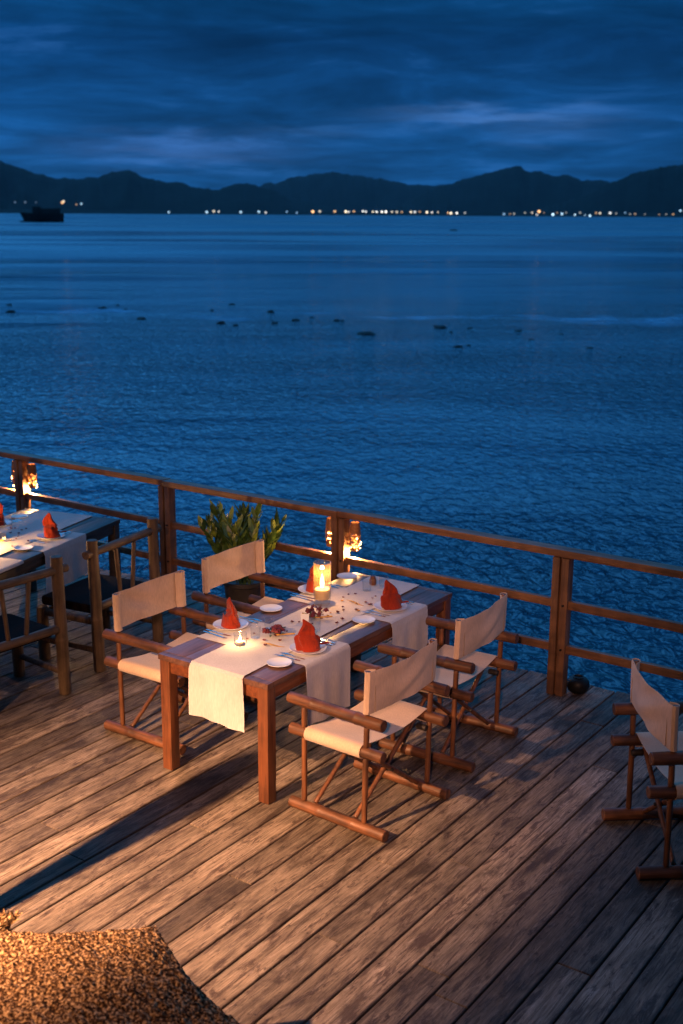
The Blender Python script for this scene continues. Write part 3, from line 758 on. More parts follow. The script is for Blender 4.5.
def fork_mesh():
    bm = bmesh.new(); f0 = lambda x: .002 + .010 * max(0, (x - .12)) * 3 * (x < .17); 
    zb = lambda x: .0015 + .006 * math.exp(-((x - .125) / .03) ** 2); zt = lambda x: zb(x) + .002
    flat_outline(bm, [(0, -.005), (.03, -.0055), (.08, -.003), (.115, -.0025), (.135, -.010), (.145, -.0115), (.150, -.0115), (.150, .0115), (.145, .0115), (.135, .010), (.115, .0025), (.08, .003), (.03, .0055), (0, .005)], zb, zt)
    for k in range(4):
        y = -.0115 + k * .0063; flat_outline(bm, [(.1502, y), (.190, y + .0012), (.195, y + .002), (.190, y + .0030), (.1502, y + .0041)], zb, zt)
    return bm
def knife_mesh():
    bm = bmesh.new()
    flat_outline(bm, [(0, -.006), (.02, -.0065), (.085, -.0045), (.0898, -.004), (.0898, .004), (.085, .0045), (.02, .0065), (0, .006)], .0012, .0052)
    flat_outline(bm, [(.090, -.0055), (.150, -.0095), (.185, -.0085), (.205, .000), (.210, .0055), (.090, .0055)], .0018, .0036)
    return bm
def tumbler_mesh():
    bm = bmesh.new(); lathe(bm, [(0, 0), (.028, 0), (.030, .002), (.033, .075), (.0335, .080), (.0315, .080), (.0305, .070), (.0285, .008), (0, .006)], 28); return bm
PR = {}
def proto_mesh(key, bm, mat, smooth=True):
    me = bpy.data.meshes.new(key); bm.to_mesh(me); bm.free(); me.materials.append(mat)
    for p in me.polygons: p.use_smooth = smooth
    try: me.set_sharp_from_angle(angle=R(40))
    except Exception: pass
    PR[key] = me
proto_mesh('plate', plate_mesh(.118), M['china']); proto_mesh('side_plate', plate_mesh(.078, .012), M['china'])
proto_mesh('fork', fork_mesh(), M['steel'], False); proto_mesh('knife', knife_mesh(), M['steel'], False); proto_mesh('glass_tumbler', tumbler_mesh(), M['glass'])
def put(T, key, x, y, rz, z, label, cat, group=None, mesh=None, name=None):
    o = bpy.data.objects.new(name or key, mesh or PR[key]); COL.objects.link(o)
    c, s = math.cos(T.rotation_euler.z), math.sin(T.rotation_euler.z)
    o.location = (T.location.x + c * x - s * y, T.location.y + s * x + c * y, z); o.rotation_euler = (0, 0, T.rotation_euler.z + rz)
    return tag(o, label, cat, group)
# heights of the cloth a thing stands on
Zc = TZ + .0045; Zr = TZ + .0095; Zt = TZ + .0008
def place_setting(T, side, x, y, where, seed, sidey=None, tail=True, full=True, glass_dy=.20):
    """side +1: diner on +x side facing -x"""
    z_ = Zc
    p = put(T, 'plate', x, y, 0, z_, 'white dinner plate under a red napkin, ' + where, 'plate', 'dinner plates')
    nm = 'napkin_%d' % seed
    o = link('napkin', napkin_mesh(seed, side * (-.5)), M['napkin'])
    c, s = math.cos(T.rotation_euler.z), math.sin(T.rotation_euler.z)
    o.location = (T.location.x + c * x - s * y, T.location.y + s * x + c * y, z_ + .006)
    o.rotation_euler = (0, 0, T.rotation_euler.z + R(35 if side > 0 else -20) + R(seed * 17 % 40 - 20))
    tag(o, 'standing folded red napkin, ' + where, 'napkin', 'folded red napkins')
    if tail:
        bt = napkin_tail(); tl = link('napkin_tail', bt, M['napkin'], o); tl.rotation_euler = (0, 0, (R(62) if side > 0 else R(30)) - (o.rotation_euler.z - T.rotation_euler.z)); tl.location = (0, 0, .012)
    L = -side   # diner's left is -y for side +1
    sy = sidey if sidey is not None else y + L * .30
    put(T, 'side_plate', x + side * .0, sy, 0, Zt + .001, 'small white bread plate, ' + where, 'plate', 'bread plates')
    # cutlery handles point to the table edge
    rz = math.pi if side > 0 else 0
    edge = side * .075
    put(T, 'fork', x + edge * 1.1, y + L * .145, rz, z_ + .0005, 'inner steel fork, ' + where, 'fork', 'dinner forks')
    put(T, 'fork', x + edge * 1.0, y + L * .180, rz + R(3), z_ + .0005, 'outer steel fork, ' + where, 'fork', 'dinner forks')
    put(T, 'knife', x + edge * 1.1, y - L * .150, rz, z_ + .0005, 'inner steel knife, ' + where, 'knife', 'dinner knives')
    put(T, 'knife', x + edge * 1.0, y - L * .185, rz - R(3), z_ + .0005, 'outer steel knife, ' + where, 'knife', 'dinner knives')
place_setting(T1, 1, .290, -.485, 'by the nearest canvas chair', 1, sidey=-.775)
place_setting(T1, 1, .265, .500, 'at the right rear place by the railing', 2, sidey=.170)
place_setting(T1, -1, -.380, -.430, 'at the front left place of the main table', 3, sidey=-.005, tail=False)
place_setting(T1, -1, -.385, .500, 'behind the tall glass candle', 4, sidey=.915, tail=False)
place_setting(T2, 1, .305, .31, 'at the right place of the left table', 5, sidey=-.07)
place_setting(T2, -1, -.345, .47, 'at the far left place of the left table', 6, sidey=None, tail=False)
place_setting(T2, -1, -.345, -.50, 'at the near left place of the left table', 7, tail=False)
# tumblers
put(T1, 'glass_tumbler', -.135, -.335, 0, Zr, 'small clear glass beside the front left napkin', 'glass')
put(T1, 'glass_tumbler', -.02, .850, 0, Zr, 'small clear glass at the railing end of the main table', 'glass')
put(T1, 'glass_tumbler', -.075, .715, 0, Zr, 'small clear glass behind the tall glass candle', 'glass')
put(T2, 'glass_tumbler', -.19, .40, 0, Zr, 'small clear glass beside the far left napkin of the left table', 'glass')
put(T2, 'glass_tumbler', .15, .47, 0, Zr, 'small clear glass behind the right napkin of the left table', 'glass')

put(T1, 'glass_tumbler', .14, -.20, 0, Zr, 'small clear glass behind the front right napkin', 'glass')
put(T1, 'glass_tumbler', -.10, -.52, 0, Zr, 'small clear glass next to the tea light on the main table', 'glass')
# little wooden pepper jar lying at the end of the runner
bm = bmesh.new(); lathe(bm, [(0, 0), (.022, 0), (.026, .010), (.026, .036), (.022, .046), (.018, .050), (.020, .058), (.014, .066), (0, .068)], 24)
o = put(T1, 'pepper_jar', .020, .745, 0, Zr, 'round brown wooden jar near the railing end of the main table', 'jar', mesh=None) if False else link('pepper_jar', bm, M['bambooz'])
o.location = (-4.45 - .12, 6.095 + .86, Zr); tag(o, 'round brown wooden jar near the railing end of the main table', 'jar')
# white folded card block among the flowers
def card(T, x, y, rz, lb):
    bm = bmesh.new()
    for s in (1, -1):
        def P(u, v, s=s): return ((v - .5) * .055, s * .022 * (1 - u), .048 * u + .001)
        sheet(bm, P, 4, 4, .0012)
    o = link('table_card', bm, M['china'], smooth=False)
    c, s = math.cos(T.rotation_euler.z), math.sin(T.rotation_euler.z)
    o.location = (T.location.x + c * x - s * y, T.location.y + s * x + c * y, Zr); o.rotation_euler = (0, 0, T.rotation_euler.z + rz)
    tag(o, lb, 'card')
card(T1, -.040, -.075, R(35), 'small white folded card in front of the dark flowers')
card(T2, -.02, .10, R(20), 'small white folded card among petals on the left table')

# ------------------------------------------------------------------ flowers and petals
def blossom(bm, c, r, rnd):
    for k in range(14):
        a = rnd.uniform(0, 6.28); el = rnd.uniform(.1, 1.4); d = Vector((math.cos(a) * math.cos(el), math.sin(a) * math.cos(el), math.sin(el)))
        a1, b1 = frame_of(d); p = c + d * r * rnd.uniform(.5, 1); w = r * .45
        vs = [bm.verts.new(p + q) for q in (a1 * w, a1 * .5 * w + b1 * w + d * .004, -a1 * .6 * w + b1 * .8 * w, -a1 * w, -b1 * w + d * .003)]
        bm.faces.new(vs)
def posy(T, x, y, lb, seed):
    rnd = random.Random(seed); root = empty('flower_posy'); c_, s_ = math.cos(T.rotation_euler.z), math.sin(T.rotation_euler.z)
    root.location = (T.location.x + c_ * x - s_ * y, T.location.y + s_ * x + c_ * y, Zr); tag(root, lb, 'flowers', 'dark flower posies')
    bm = bmesh.new()
    for k in range(9): blossom(bm, Vector((rnd.uniform(-.05, .06), rnd.uniform(-.05, .06), rnd.uniform(.018, .055))), .024, rnd)
    link('blossoms', bm, M['petal'], root, smooth=False)
    bm = bmesh.new()
    for k in range(26):
        a = rnd.uniform(0, 6.28); p0 = Vector((rnd.uniform(-.04, .04), rnd.uniform(-.04, .04), rnd.uniform(.004, .03))); L = rnd.uniform(.03, .06)
        d = Vector((math.cos(a), math.sin(a), rnd.uniform(.0, .5))); w = Vector((-math.sin(a), math.cos(a), 0)) * .009
        vs = [bm.verts.new(p0), bm.verts.new(p0 + d * L * .5 + w), bm.verts.new(p0 + d * L + Vector((0, 0, -.006))), bm.verts.new(p0 + d * L * .5 - w)]
        bm.faces.new(vs)
    link('leaves', bm, M['leaf'], root, smooth=False)
    bm = bmesh.new(); log(bm, (.02, -.02, .012), (.115, .05, .020), .005, rings=4); link('stem', bm, M['petal2'], root)
posy(T1, -.030, .015, 'dark red flower posy in the middle of the main table', 5)
posy(T1, -.030, -.40, 'small dark flower posy behind the tea light on the main table', 15)
posy(T2, -.06, -.02, 'dark flower posy in the middle of the left table', 6)
def petals(T, n, seed, where, regs):
    rnd = random.Random(seed); protos = []
    for q in range(4):
        bm = bmesh.new(); r_ = rnd.uniform(.006, .010); 
        def P(u, v): return ((u - .5) * 2 * r_, (v - .5) * 2 * r_ * (1 - .5 * (2 * u - 1) ** 2), .0015 + .004 * (2 * v - 1) ** 2 + .003 * (2 * u - 1) ** 2)
        sheet(bm, P, 6, 6, .0008); me = bpy.data.meshes.new('petal'); bm.to_mesh(me); bm.free()
        me.materials.append(M['petal'] if q < 3 else M['petal2']); protos.append(me)
    for k in range(n):
        (x0, x1, y0, y1) = rnd.choice(regs); q = rnd.choice((0, 0, 1, 1, 2, 2, 3))
        o = bpy.data.objects.new('petal', protos[q]); COL.objects.link(o); x = rnd.uniform(x0, x1); y = rnd.uniform(y0, y1)
        c, s = math.cos(T.rotation_euler.z), math.sin(T.rotation_euler.z)
        o.location = (T.location.x + c * x - s * y, T.location.y + s * x + c * y, Zr + .0008); o.rotation_euler = (0, 0, rnd.uniform(0, 6.28)); o.scale = (rnd.uniform(.8, 1.4),) * 3
        kind = 'dark red petal' if q < 3 else 'small yellow petal'
        tag(o, '%s scattered on the white runner of %s' % (kind, where), 'petal', '%ss scattered on %s' % (kind, where))
petals(T1, 44, 11, 'the main table', [(-.16, .15, -.60, -.10), (-.15, .17, .28, .72), (-.16, .16, .0, .5)])
petals(T2, 20, 12, 'the left table', [(-.2, .22, -.2, .55)])
# cinnamon-like strips near the tea light
for i, (x, y, a, lb) in enumerate(((.07, -.56, 12, 'yellow leaf strip lying beside the tea light'), (.02, .43, -10, 'yellow leaf strip lying beyond the tall glass candle'))):
    bm = bmesh.new()
    def P(u, v): return ((u - .5) * .17, (v - .5) * .020 * math.sin(max(.05, u) * math.pi * .97), .003 + .004 * math.sin(u * 6))
    sheet(bm, P, 18, 4, .0012); o = link('leaf_strip', bm, M['petal2'], loc=(-4.45 + x, 6.095 + y, Zr + .001), rot=(0, 0, R(a))); tag(o, lb, 'leaf')

# ------------------------------------------------------------------ candles (with their own light)
def point(name, parent, loc, watts, col, r=.015):
    l = bpy.data.lights.new(name, 'POINT'); l.energy = watts; l.color = col; l.shadow_soft_size = r
    o = bpy.data.objects.new(name, l); COL.objects.link(o); o.parent = parent; o.location = loc; return o
WARM = (1.0, .50, .17)
def flame(parent, z0, h, r):
    bm = bmesh.new(); lathe(bm, [(0, 0), (r * .7, h * .12), (r, h * .32), (r * .75, h * .6), (r * .25, h * .88), (0, h)], 14); return link('flame', bm, M['flame'], parent, loc=(0, 0, z0))
def hurricane(x, y, watts, lb):
    root = empty('candle_glass', (x, y, Zr), 0, lb, 'candle')
    bm = bmesh.new(); lathe(bm, [(0, 0), (.044, 0), (.048, .003), (.052, .05), (.052, .235), (.0535, .240), (.0505, .240), (.0495, .23), (.0495, .055), (.045, .030), (0, .028)], 40); link('glass_cylinder', bm, M['hglass'], root)
    bm = bmesh.new(); lathe(bm, [(0, .032), (.0425, .032), (.0445, .055), (.0455, .085), (.042, .089), (.012, .085), (0, .084)], 32); wax = link('wax', bm, M['wax'], root)
    root.scale = (1.16, 1.16, 1.25)
    flame(wax, .090, .085, .0125); point('candle_light', root, (0, 0, .190), watts, WARM)
    return root
def tealight(x, y, z_, watts, lb):
    root = empty('tea_light', (x, y, z_), 0, lb, 'candle', 'tea lights')
    bm = bmesh.new(); lathe(bm, [(0, 0), (.034, 0), (.038, .004), (.042, .070), (.0425, .075), (.0405, .075), (.0395, .065), (.035, .008), (0, .007)], 30); link('glass_cup', bm, M['glass'], root)
    bm = bmesh.new(); lathe(bm, [(0, .0085), (.024, .0085), (.026, .010), (.026, .022), (0, .0215)], 24); wax = link('wax', bm, M['wax'], root)
    flame(wax, .024, .034, .0075); point('candle_light', root, (0, 0, .075), watts, WARM, .012)
    return root
hurricane(-4.61, 6.38, 6.0, 'tall glass cylinder with a burning candle on the main table')
tealight(-4.555, 5.43, Zr, 2.6, 'glowing tea light in a small glass at the front end of the main table')
tealight(-7.66, 5.86, Zr, 42.0, 'tea light in a small glass on the left table')

# ------------------------------------------------------------------ hanging lanterns on the railing posts
def lantern(x, lb, seed, watts):
    rnd = random.Random(seed); root = empty('hanging_lantern', (x, RY + .030, .775), 0, lb, 'lantern', 'bamboo lanterns hung on the railing posts')
    bm = bmesh.new(); r0_, hh = .046, .232; seg = 20; rows = 16; V = []
    for j in range(rows + 1):
        h = j / rows; r_ = r0_ * (.80 + .20 * math.sin(h * math.pi)); V.append([(r_ * math.cos(2 * math.pi * k / seg), r_ * math.sin(2 * math.pi * k / seg), h * hh) for k in range(seg)])
    B = [[bm.verts.new(p) for p in row] for row in V]
    C = [[bm.verts.new((p[0] * .93, p[1] * .93, p[2])) for p in row] for row in V]
    for j in range(rows):
        for k in range(seg):
            k2 = (k + 1) % seg
            if (k + j) % 2 == 0 and 1 < j < rows - 6 and rnd.random() < .75: continue      # woven openings in the lower half
            bm.faces.new((B[j][k], B[j][k2], B[j + 1][k2], B[j + 1][k])); bm.faces.new((C[j][k], C[j + 1][k], C[j + 1][k2], C[j][k2]))
    shade = link('woven_shade', bm, M['lamp_weave'], root, smooth=False)
    bm = bmesh.new(); log(bm, (0, 0, hh - .01), (0, 0, 1.044 - .775), .0025, rings=2, seg=6); link('hook', bm, M['iron'], root)
    bmb = bmesh.new(); bmesh.ops.create_icosphere(bmb, subdivisions=1, radius=.0048); me = bpy.data.meshes.new('bulb'); bmb.to_mesh(me); bmb.free(); me.materials.append(M['bulb'])
    for k in range(14):
        a = rnd.uniform(0, 6.28); h = rnd.uniform(-.02, .15) ; r_ = .046 * rnd.uniform(.7, 1.12)
        o = bpy.data.objects.new('bulb', me); COL.objects.link(o); o.parent = shade; o.location = (r_ * math.cos(a), r_ * math.sin(a), h); o.scale = (rnd.uniform(.7, 1.5),) * 3
    point('lantern_light', root, (0, -.012, -.026), watts, WARM, .02)
lantern(-5.31 - .115, 'bamboo lantern with fairy lights on the left side of the middle railing post', 1, 18.0)
lantern(-5.31 + .120, 'bamboo lantern with fairy lights on the right side of the middle railing post', 2, 34.0)
lantern(-9.13 - .115, 'bamboo lantern with fairy lights on the left side of the post at the left edge', 3, 26.0)
lantern(-9.13 + .120, 'bamboo lantern with fairy lights on the right side of the post at the left edge', 4, 40.0)

# ------------------------------------------------------------------ potted plant
def plant():
    rnd = random.Random(8); root = empty('potted_plant', (-6.10, 7.33, 0), 0, 'leafy green potted plant standing by the railing behind the canvas chair', 'plant')
    bm = bmesh.new(); lathe(bm, [(0, 0), (.115, 0), (.125, .01), (.165, .40), (.178, .41), (.178, .445), (.160, .445), (.150, .41), (0, .40)], 36); link('pot', bm, M['pot'], root)
    leaves = [bmesh.new(), bmesh.new()]; st = bmesh.new()
    for k in range(22):
        a = 6.28 * k / 22 + rnd.uniform(-.25, .25); tl = rnd.uniform(.05, .55); Lg = rnd.uniform(.42, .66)
        p = Vector((rnd.uniform(-.06, .06), rnd.uniform(-.06, .06), .40)); d = Vector((math.cos(a) * math.sin(tl), math.sin(a) * math.sin(tl), math.cos(tl)))
        pts = [p + d * Lg * q + Vector((math.cos(a), math.sin(a), 0)) * .07 * q * q for q in [i / 6 for i in range(7)]]
        for q0, q1 in zip(pts, pts[1:]): log(st, q0, q1, .006, rings=2, seg=6, wob=0)
        lit_yel = 1 if rnd.random() < (.75 if math.cos(a) > .2 else .25) else 0  # lantern glow put into colour: more yellow leaves on its side
        for i in range(17):
            q = .25 + .75 * i / 17; seg_ = min(5, int(q * 6)); f = q * 6 - seg_; c = pts[seg_].lerp(pts[seg_ + 1], f)
            aa = i * 2.4 + k; side = Vector((math.cos(aa), math.sin(aa), 0)); ld = (side * .75 + d * 1.0 + Vector((0, 0, .15))).normalized()
            w = ld.cross(d); w = w.normalized() if w.length > 1e-3 else Vector((1, 0, 0)); L = rnd.uniform(.10, .22) * (1.15 - .35 * q); ww = L * rnd.uniform(.14, .21)
            B = leaves[lit_yel if rnd.random() < .85 else 1 - lit_yel]
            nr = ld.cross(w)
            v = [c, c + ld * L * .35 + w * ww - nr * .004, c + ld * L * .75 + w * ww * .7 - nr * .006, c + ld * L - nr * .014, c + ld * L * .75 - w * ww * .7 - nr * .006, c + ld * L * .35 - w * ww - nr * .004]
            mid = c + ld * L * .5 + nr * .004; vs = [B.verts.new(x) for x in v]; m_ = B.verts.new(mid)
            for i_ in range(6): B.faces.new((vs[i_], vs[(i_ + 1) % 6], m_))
    link('stems', st, M['leaf'], root); link('foliage', leaves[0], M['leaf'], root, smooth=False); link('lit_yellow_foliage', leaves[1], M['leafy'], root, smooth=False)
plant()

# dark round pot beside the right-hand post
bm = bmesh.new(); lathe(bm, [(0, .002), (.045, .002), (.072, .022), (.084, .058), (.080, .090), (.062, .112), (.040, .120), (.042, .126), (.032, .128), (.030, .118), (0, .112)], 32)
o = link('round_pot', bm, M['blackpot'], loc=(-3.255, 7.705, 0)); tag(o, 'small round dark pot on the deck edge beside the right railing post', 'pot')

# ------------------------------------------------------------------ cushions in the near left corner
def boucle():
    m, t, b = new_mat('speckled_wool')
    co = N(t, 'ShaderNodeTexCoord')
    v = N(t, 'ShaderNodeTexVoronoi'); v.inputs['Scale'].default_value = 70; v.inputs['Randomness'].default_value = 1
    n = N(t, 'ShaderNodeTexNoise'); n.inputs['Scale'].default_value = 85; n.inputs['Detail'].default_value = 6
    t.links.new(co.outputs['Object'], n.inputs['Vector']); t.links.new(co.outputs['Object'], v.inputs['Vector'])
    r = ramp(t, [(0.38, (.022, .011, .006)), (0.50, (.13, .066, .030)), (0.62, (.56, .36, .20))], n.outputs[0])
    t.links.new(r.outputs[0], b.inputs['Base Color']); b.inputs['Roughness'].default_value = 1; b.inputs['Specular IOR Level'].default_value = .1
    h = mth(t, 'SUBTRACT', n.outputs[0], mth(t, 'MULTIPLY', v.outputs['Distance'], .8))
    bp = N(t, 'ShaderNodeBump'); bp.inputs['Strength'].default_value = 1; bp.inputs['Distance'].default_value = .012
    t.links.new(h, bp.inputs['Height']); t.links.new(bp.outputs[0], b.inputs['Normal'])
    return m
def tuft():
    m, t, b = new_mat('wool_tufts'); at = N(t, 'ShaderNodeAttribute', attribute_name='tuft_tone')
    r = ramp(t, [(0.0, (.05, .024, .010)), (0.35, (.22, .125, .060)), (0.75, (.46, .29, .15)), (1.0, (.62, .44, .26))], at.outputs['Fac'])
    t.links.new(r.outputs[0], b.inputs['Base Color']); b.inputs['Roughness'].default_value = .95; b.inputs['Specular IOR Level'].default_value = .1
    return m
M['wool'] = (boucle(), tuft())
def cushion(c00, c10, c11, c01, th, lb, mat, seed):
    """pillow spanned by four corners, pinched towards its edges"""
    bm = bmesh.new(); c00, c10, c11, c01 = map(Vector, (c00, c10, c11, c01)); n = 84
    nr = (c10 - c00).cross(c01 - c00).normalized(); ctr = (c00 + c10 + c11 + c01) / 4
    def P(sg):
        G = []
        for i in range(n + 1):
            row = []
            for j in range(n + 1):
                u, v = i / n, j / n
                p = (c00 * (1 - u) + c10 * u) * (1 - v) + (c01 * (1 - u) + c11 * u) * v
                su = math.sin(math.pi * u); sv = math.sin(math.pi * v)
                k = (max(0, su) * max(0, sv)) ** .42
                pin = .19 * (su * (1 - sv) + sv * (1 - su))            # edges draw inwards between the corners
                p = p + (ctr - p) * pin
                e = .5 + .5 * noise.noise(Vector((u * 5, v * 5, seed + sg)))
                row.append(p + nr * sg * (th * .5 * k * (.85 + .3 * e)))
            G.append([bm.verts.new(p) for p in row])
        return G
    A = P(1); B = P(-1)
    for i in range(n):
        for j in range(n):
            bm.faces.new((A[i][j], A[i + 1][j], A[i + 1][j + 1], A[i][j + 1])); bm.faces.new((B[i][j], B[i][j + 1], B[i + 1][j + 1], B[i + 1][j]))
    bmesh.ops.remove_doubles(bm, verts=bm.verts, dist=1e-4)
    for v_ in bm.verts:
        q = noise.noise(v_.co * 45) * .014 + noise.noise(v_.co * 110) * .007
        v_.co += nr * q
    bmesh.ops.recalc_face_normals(bm, faces=bm.faces)
    o = tag(link('cushion', bm, mat[0]), lb, 'cushion', 'speckled wool cushions')
    # shaggy pile: short curled tufts standing on the cover
    rnd = random.Random(seed); fb = bmesh.new(); tone = fb.faces.layers.float.new('tuft_tone')
    polys = [p for p in o.data.polygons if p.normal.z > -.2]
    for p in polys:
        for q in range(2):
            a = p.center + Vector((rnd.uniform(-.006, .006), rnd.uniform(-.006, .006), 0)); nn = (p.normal + Vector((rnd.uniform(-1, 1), rnd.uniform(-1, 1), rnd.uniform(-.5, .6))) * .9).normalized()
            L = rnd.uniform(.014, .045); t1, t2 = frame_of(nn); w = rnd.uniform(.0016, .0032); b2 = a + nn * L * .6 + t1 * L * .1; c2 = a + nn * L * .9 + t1 * L * rnd.uniform(-.5, .5)
            v = [fb.verts.new(x) for x in (a - t2 * w, a + t2 * w, b2 + t2 * w, b2 - t2 * w, c2)]
            tv = rnd.random() ** 1.3
            for f in (fb.faces.new(v[:4]), fb.faces.new((v[3], v[2], v[4]))): f[tone] = tv
    link('pile', fb, mat[1], o, smooth=False)
    return o
CUSH = True

# lounge bench that carries them (mostly below the frame)
def bench():
    root = empty('lounge_bench', (-3.0, 2.3, 0), 0, 'low wooden lounge bench under the speckled cushions', 'bench')
    bm = bmesh.new(); box(bm, -.95, .30, -.85, .28, .34, .42, .01); link('seat', bm, M['teak'], root)
    for x in (-.88, .23):
        for y in (-.78, .21):
            bm = bmesh.new(); box(bm, x - .04, x + .04, y - .04, y + .04, 0, .338, .005); link('leg', bm, M['teakz'], root)
bench()
cushion((-3.95, 2.58, .55), (-3.03, 3.06, .62), (-1.90, 2.84, .50), (-2.82, 1.72, .48), .26, 'brown speckled wool cushion filling the near left corner', M['wool'], 3)
cushion((-3.95, 2.65, .53), (-3.58, 2.84, .58), (-3.42, 2.35, .50), (-3.85, 2.10, .48), .16, 'second brown speckled cushion, only its edge showing at the left frame edge', M['wool'], 9)

# ------------------------------------------------------------------ unseen lamps, roof and parasol added to shape the light
def added_terrace_lamp():  # out-of-frame lamp added for the warm pool on the deck
    root = empty('added_terrace_lamp', (-4.50, .70, 0), 0, 'added terrace lamp post, out of view, with a shaded warm spotlight', 'lamp')
    bm = bmesh.new(); log(bm, (0, -.12, 0), (0, -.12, 3.34), .04, rings=10); link('pole', bm, M['iron'], root)
    bm = bmesh.new(); lathe(bm, [(0, .10), (.10, .10), (.13, .02), (.127, .02), (.098, .094), (0, .094)], 28)
    sh = link('lamp_shade', bm, M['iron'], root, loc=(0, 0, 3.24), rot=(R(20), 0, 0))
    l = bpy.data.lights.new('lamp_light', 'SPOT'); l.energy = LAMP_W; l.color = (1.0, .52, .26); l.spot_size = R(57); l.spot_blend = 1.0; l.shadow_soft_size = .035
    o = bpy.data.objects.new('lamp_light', l); COL.objects.link(o); o.parent = root; o.location = (0, .02, 3.20)
    d = Vector((-4.38, 3.40, 0)) - Vector((-4.50, .72, 3.20)); o.rotation_euler = d.to_track_quat('-Z', 'Y').to_euler()
    point('bulb_light', root, (0, .02, 3.18), 240.0, (1.0, .51, .28), .035)
LAMP_W = 5000.0
added_terrace_lamp()
def pavilion():  # roof and walls added out of view to block sky light
    root = empty('added_pavilion_roof', (0, 0, 0), 0, 'unseen wooden pavilion roof added to keep sky light off the inner deck', 'roof')
    bm = bmesh.new(); n = 40
    for k in range(n):
        y0 = -3.4 + 9.0 * k / n; y1 = -3.4 + 9.0 * (k + 1) / n - .01; a = 6.4 - (y0 + 3.4) * .12; box(bm, -13.5, 5.0, y0, y1, a, a + .04)
    link('roof_boards', bm, M['pile'], root, smooth=False)
    for x in (-12.5, -9.6, -6.5, -3.4, -.3, 2.6, 4.6):
        bm = bmesh.new(); log(bm, (x, -3.3, 6.30), (x, 5.5, 5.23), .07, rings=6); link('rafter', bm, M['teak'], root)
    bm = bmesh.new(); box(bm, -13.5, 5.0, -3.50, -3.42, 0, 6.35); link('added_back_wall', bm, M['pile'], root, smooth=False)  # added behind the camera to cut sky fill
    bm = bmesh.new(); box(bm, 5.02, 5.10, -3.4, 5.5, 0, 5.2); link('added_side_wall', bm, M['pile'], root, smooth=False)  # added screen against sky fill from the right
    for x, y in ((-12.5, -2.5), (4.6, -2.5), (4.6, 5.2), (-12.5, 5.2)):
        bm = bmesh.new(); log(bm, (x, y, 0), (x, y, 6.2 - (y + 3.4) * .12), .10, rings=8); link('post', bm, M['post'], root)
pavilion()
def parasol():  # added shadow caster for the dark band on the boards
    root = empty('added_parasol', (-4.485, 2.80, 0), 0, 'unseen closed parasol added to cast the long shadow across the deck', 'parasol')
    bm = bmesh.new(); log(bm, (0, 0, .06), (0, 0, 1.78), .024, rings=6); link('pole', bm, M['teakz'], root)
    bm = bmesh.new(); lathe(bm, [(0, 0), (.16, 0), (.16, .05), (.04, .06), (0, .06)], 28); link('base', bm, M['iron'], root)
    bm = bmesh.new(); lathe(bm, [(.03, .50), (.040, .52), (.048, .8), (.058, 1.15), (.072, 1.5), (.074, 1.70), (.05, 1.80), (0, 1.82)], 32, fn=lambda a, h: 1 + .15 * math.sin(a * 8)); link('canopy', bm, M['umbrella'], root)
parasol()
def pendant(x, y, z_, aim, watts, lb):  # lamp added behind the camera for warm light on chairs and cloths
    root = empty('added_pendant_lamp', (x, y, z_), 0, lb, 'lamp')
    bm = bmesh.new(); log(bm, (0, 0, .12), (0, 0, 6.4 - (y + 3.4) * .12 - z_), .008, rings=3, seg=8); link('cord', bm, M['iron'], root)
    bm = bmesh.new(); lathe(bm, [(0, .12), (.03, .12), (.16, .02), (.20, -.04), (.196, -.04), (.155, .018), (.02, .112), (0, .112)], 30); link('lamp_shade', bm, M['lamp_weave'], root)
    l = bpy.data.lights.new('lamp_light', 'SPOT'); l.energy = watts; l.color = (1.0, .50, .34); l.spot_size = R(28); l.spot_blend = 1.0; l.shadow_soft_size = .10
    o = bpy.data.objects.new('lamp_light', l); COL.objects.link(o); o.parent = root; o.location = (0, 0, -.06)
    o.rotation_euler = (Vector(aim) - Vector((x, y, z_ - .06))).to_track_quat('-Z', 'Y').to_euler()
pendant(.4, -1.3, 4.15, (-4.0, 6.0, .85), 1800.0, 'unseen woven pendant lamp added to warm the chair backs and table cloths')


ORD = ['first', 'second', 'third', 'fourth', 'fifth', 'sixth', 'seventh', 'eighth', 'ninth', 'tenth', 'eleventh', 'twelfth', 'thirteenth', 'fourteenth', 'fifteenth', 'sixteenth', 'seventeenth', 'eighteenth', 'nineteenth', 'twentieth', 'twenty-first', 'twenty-second', 'twenty-third', 'twenty-fourth']
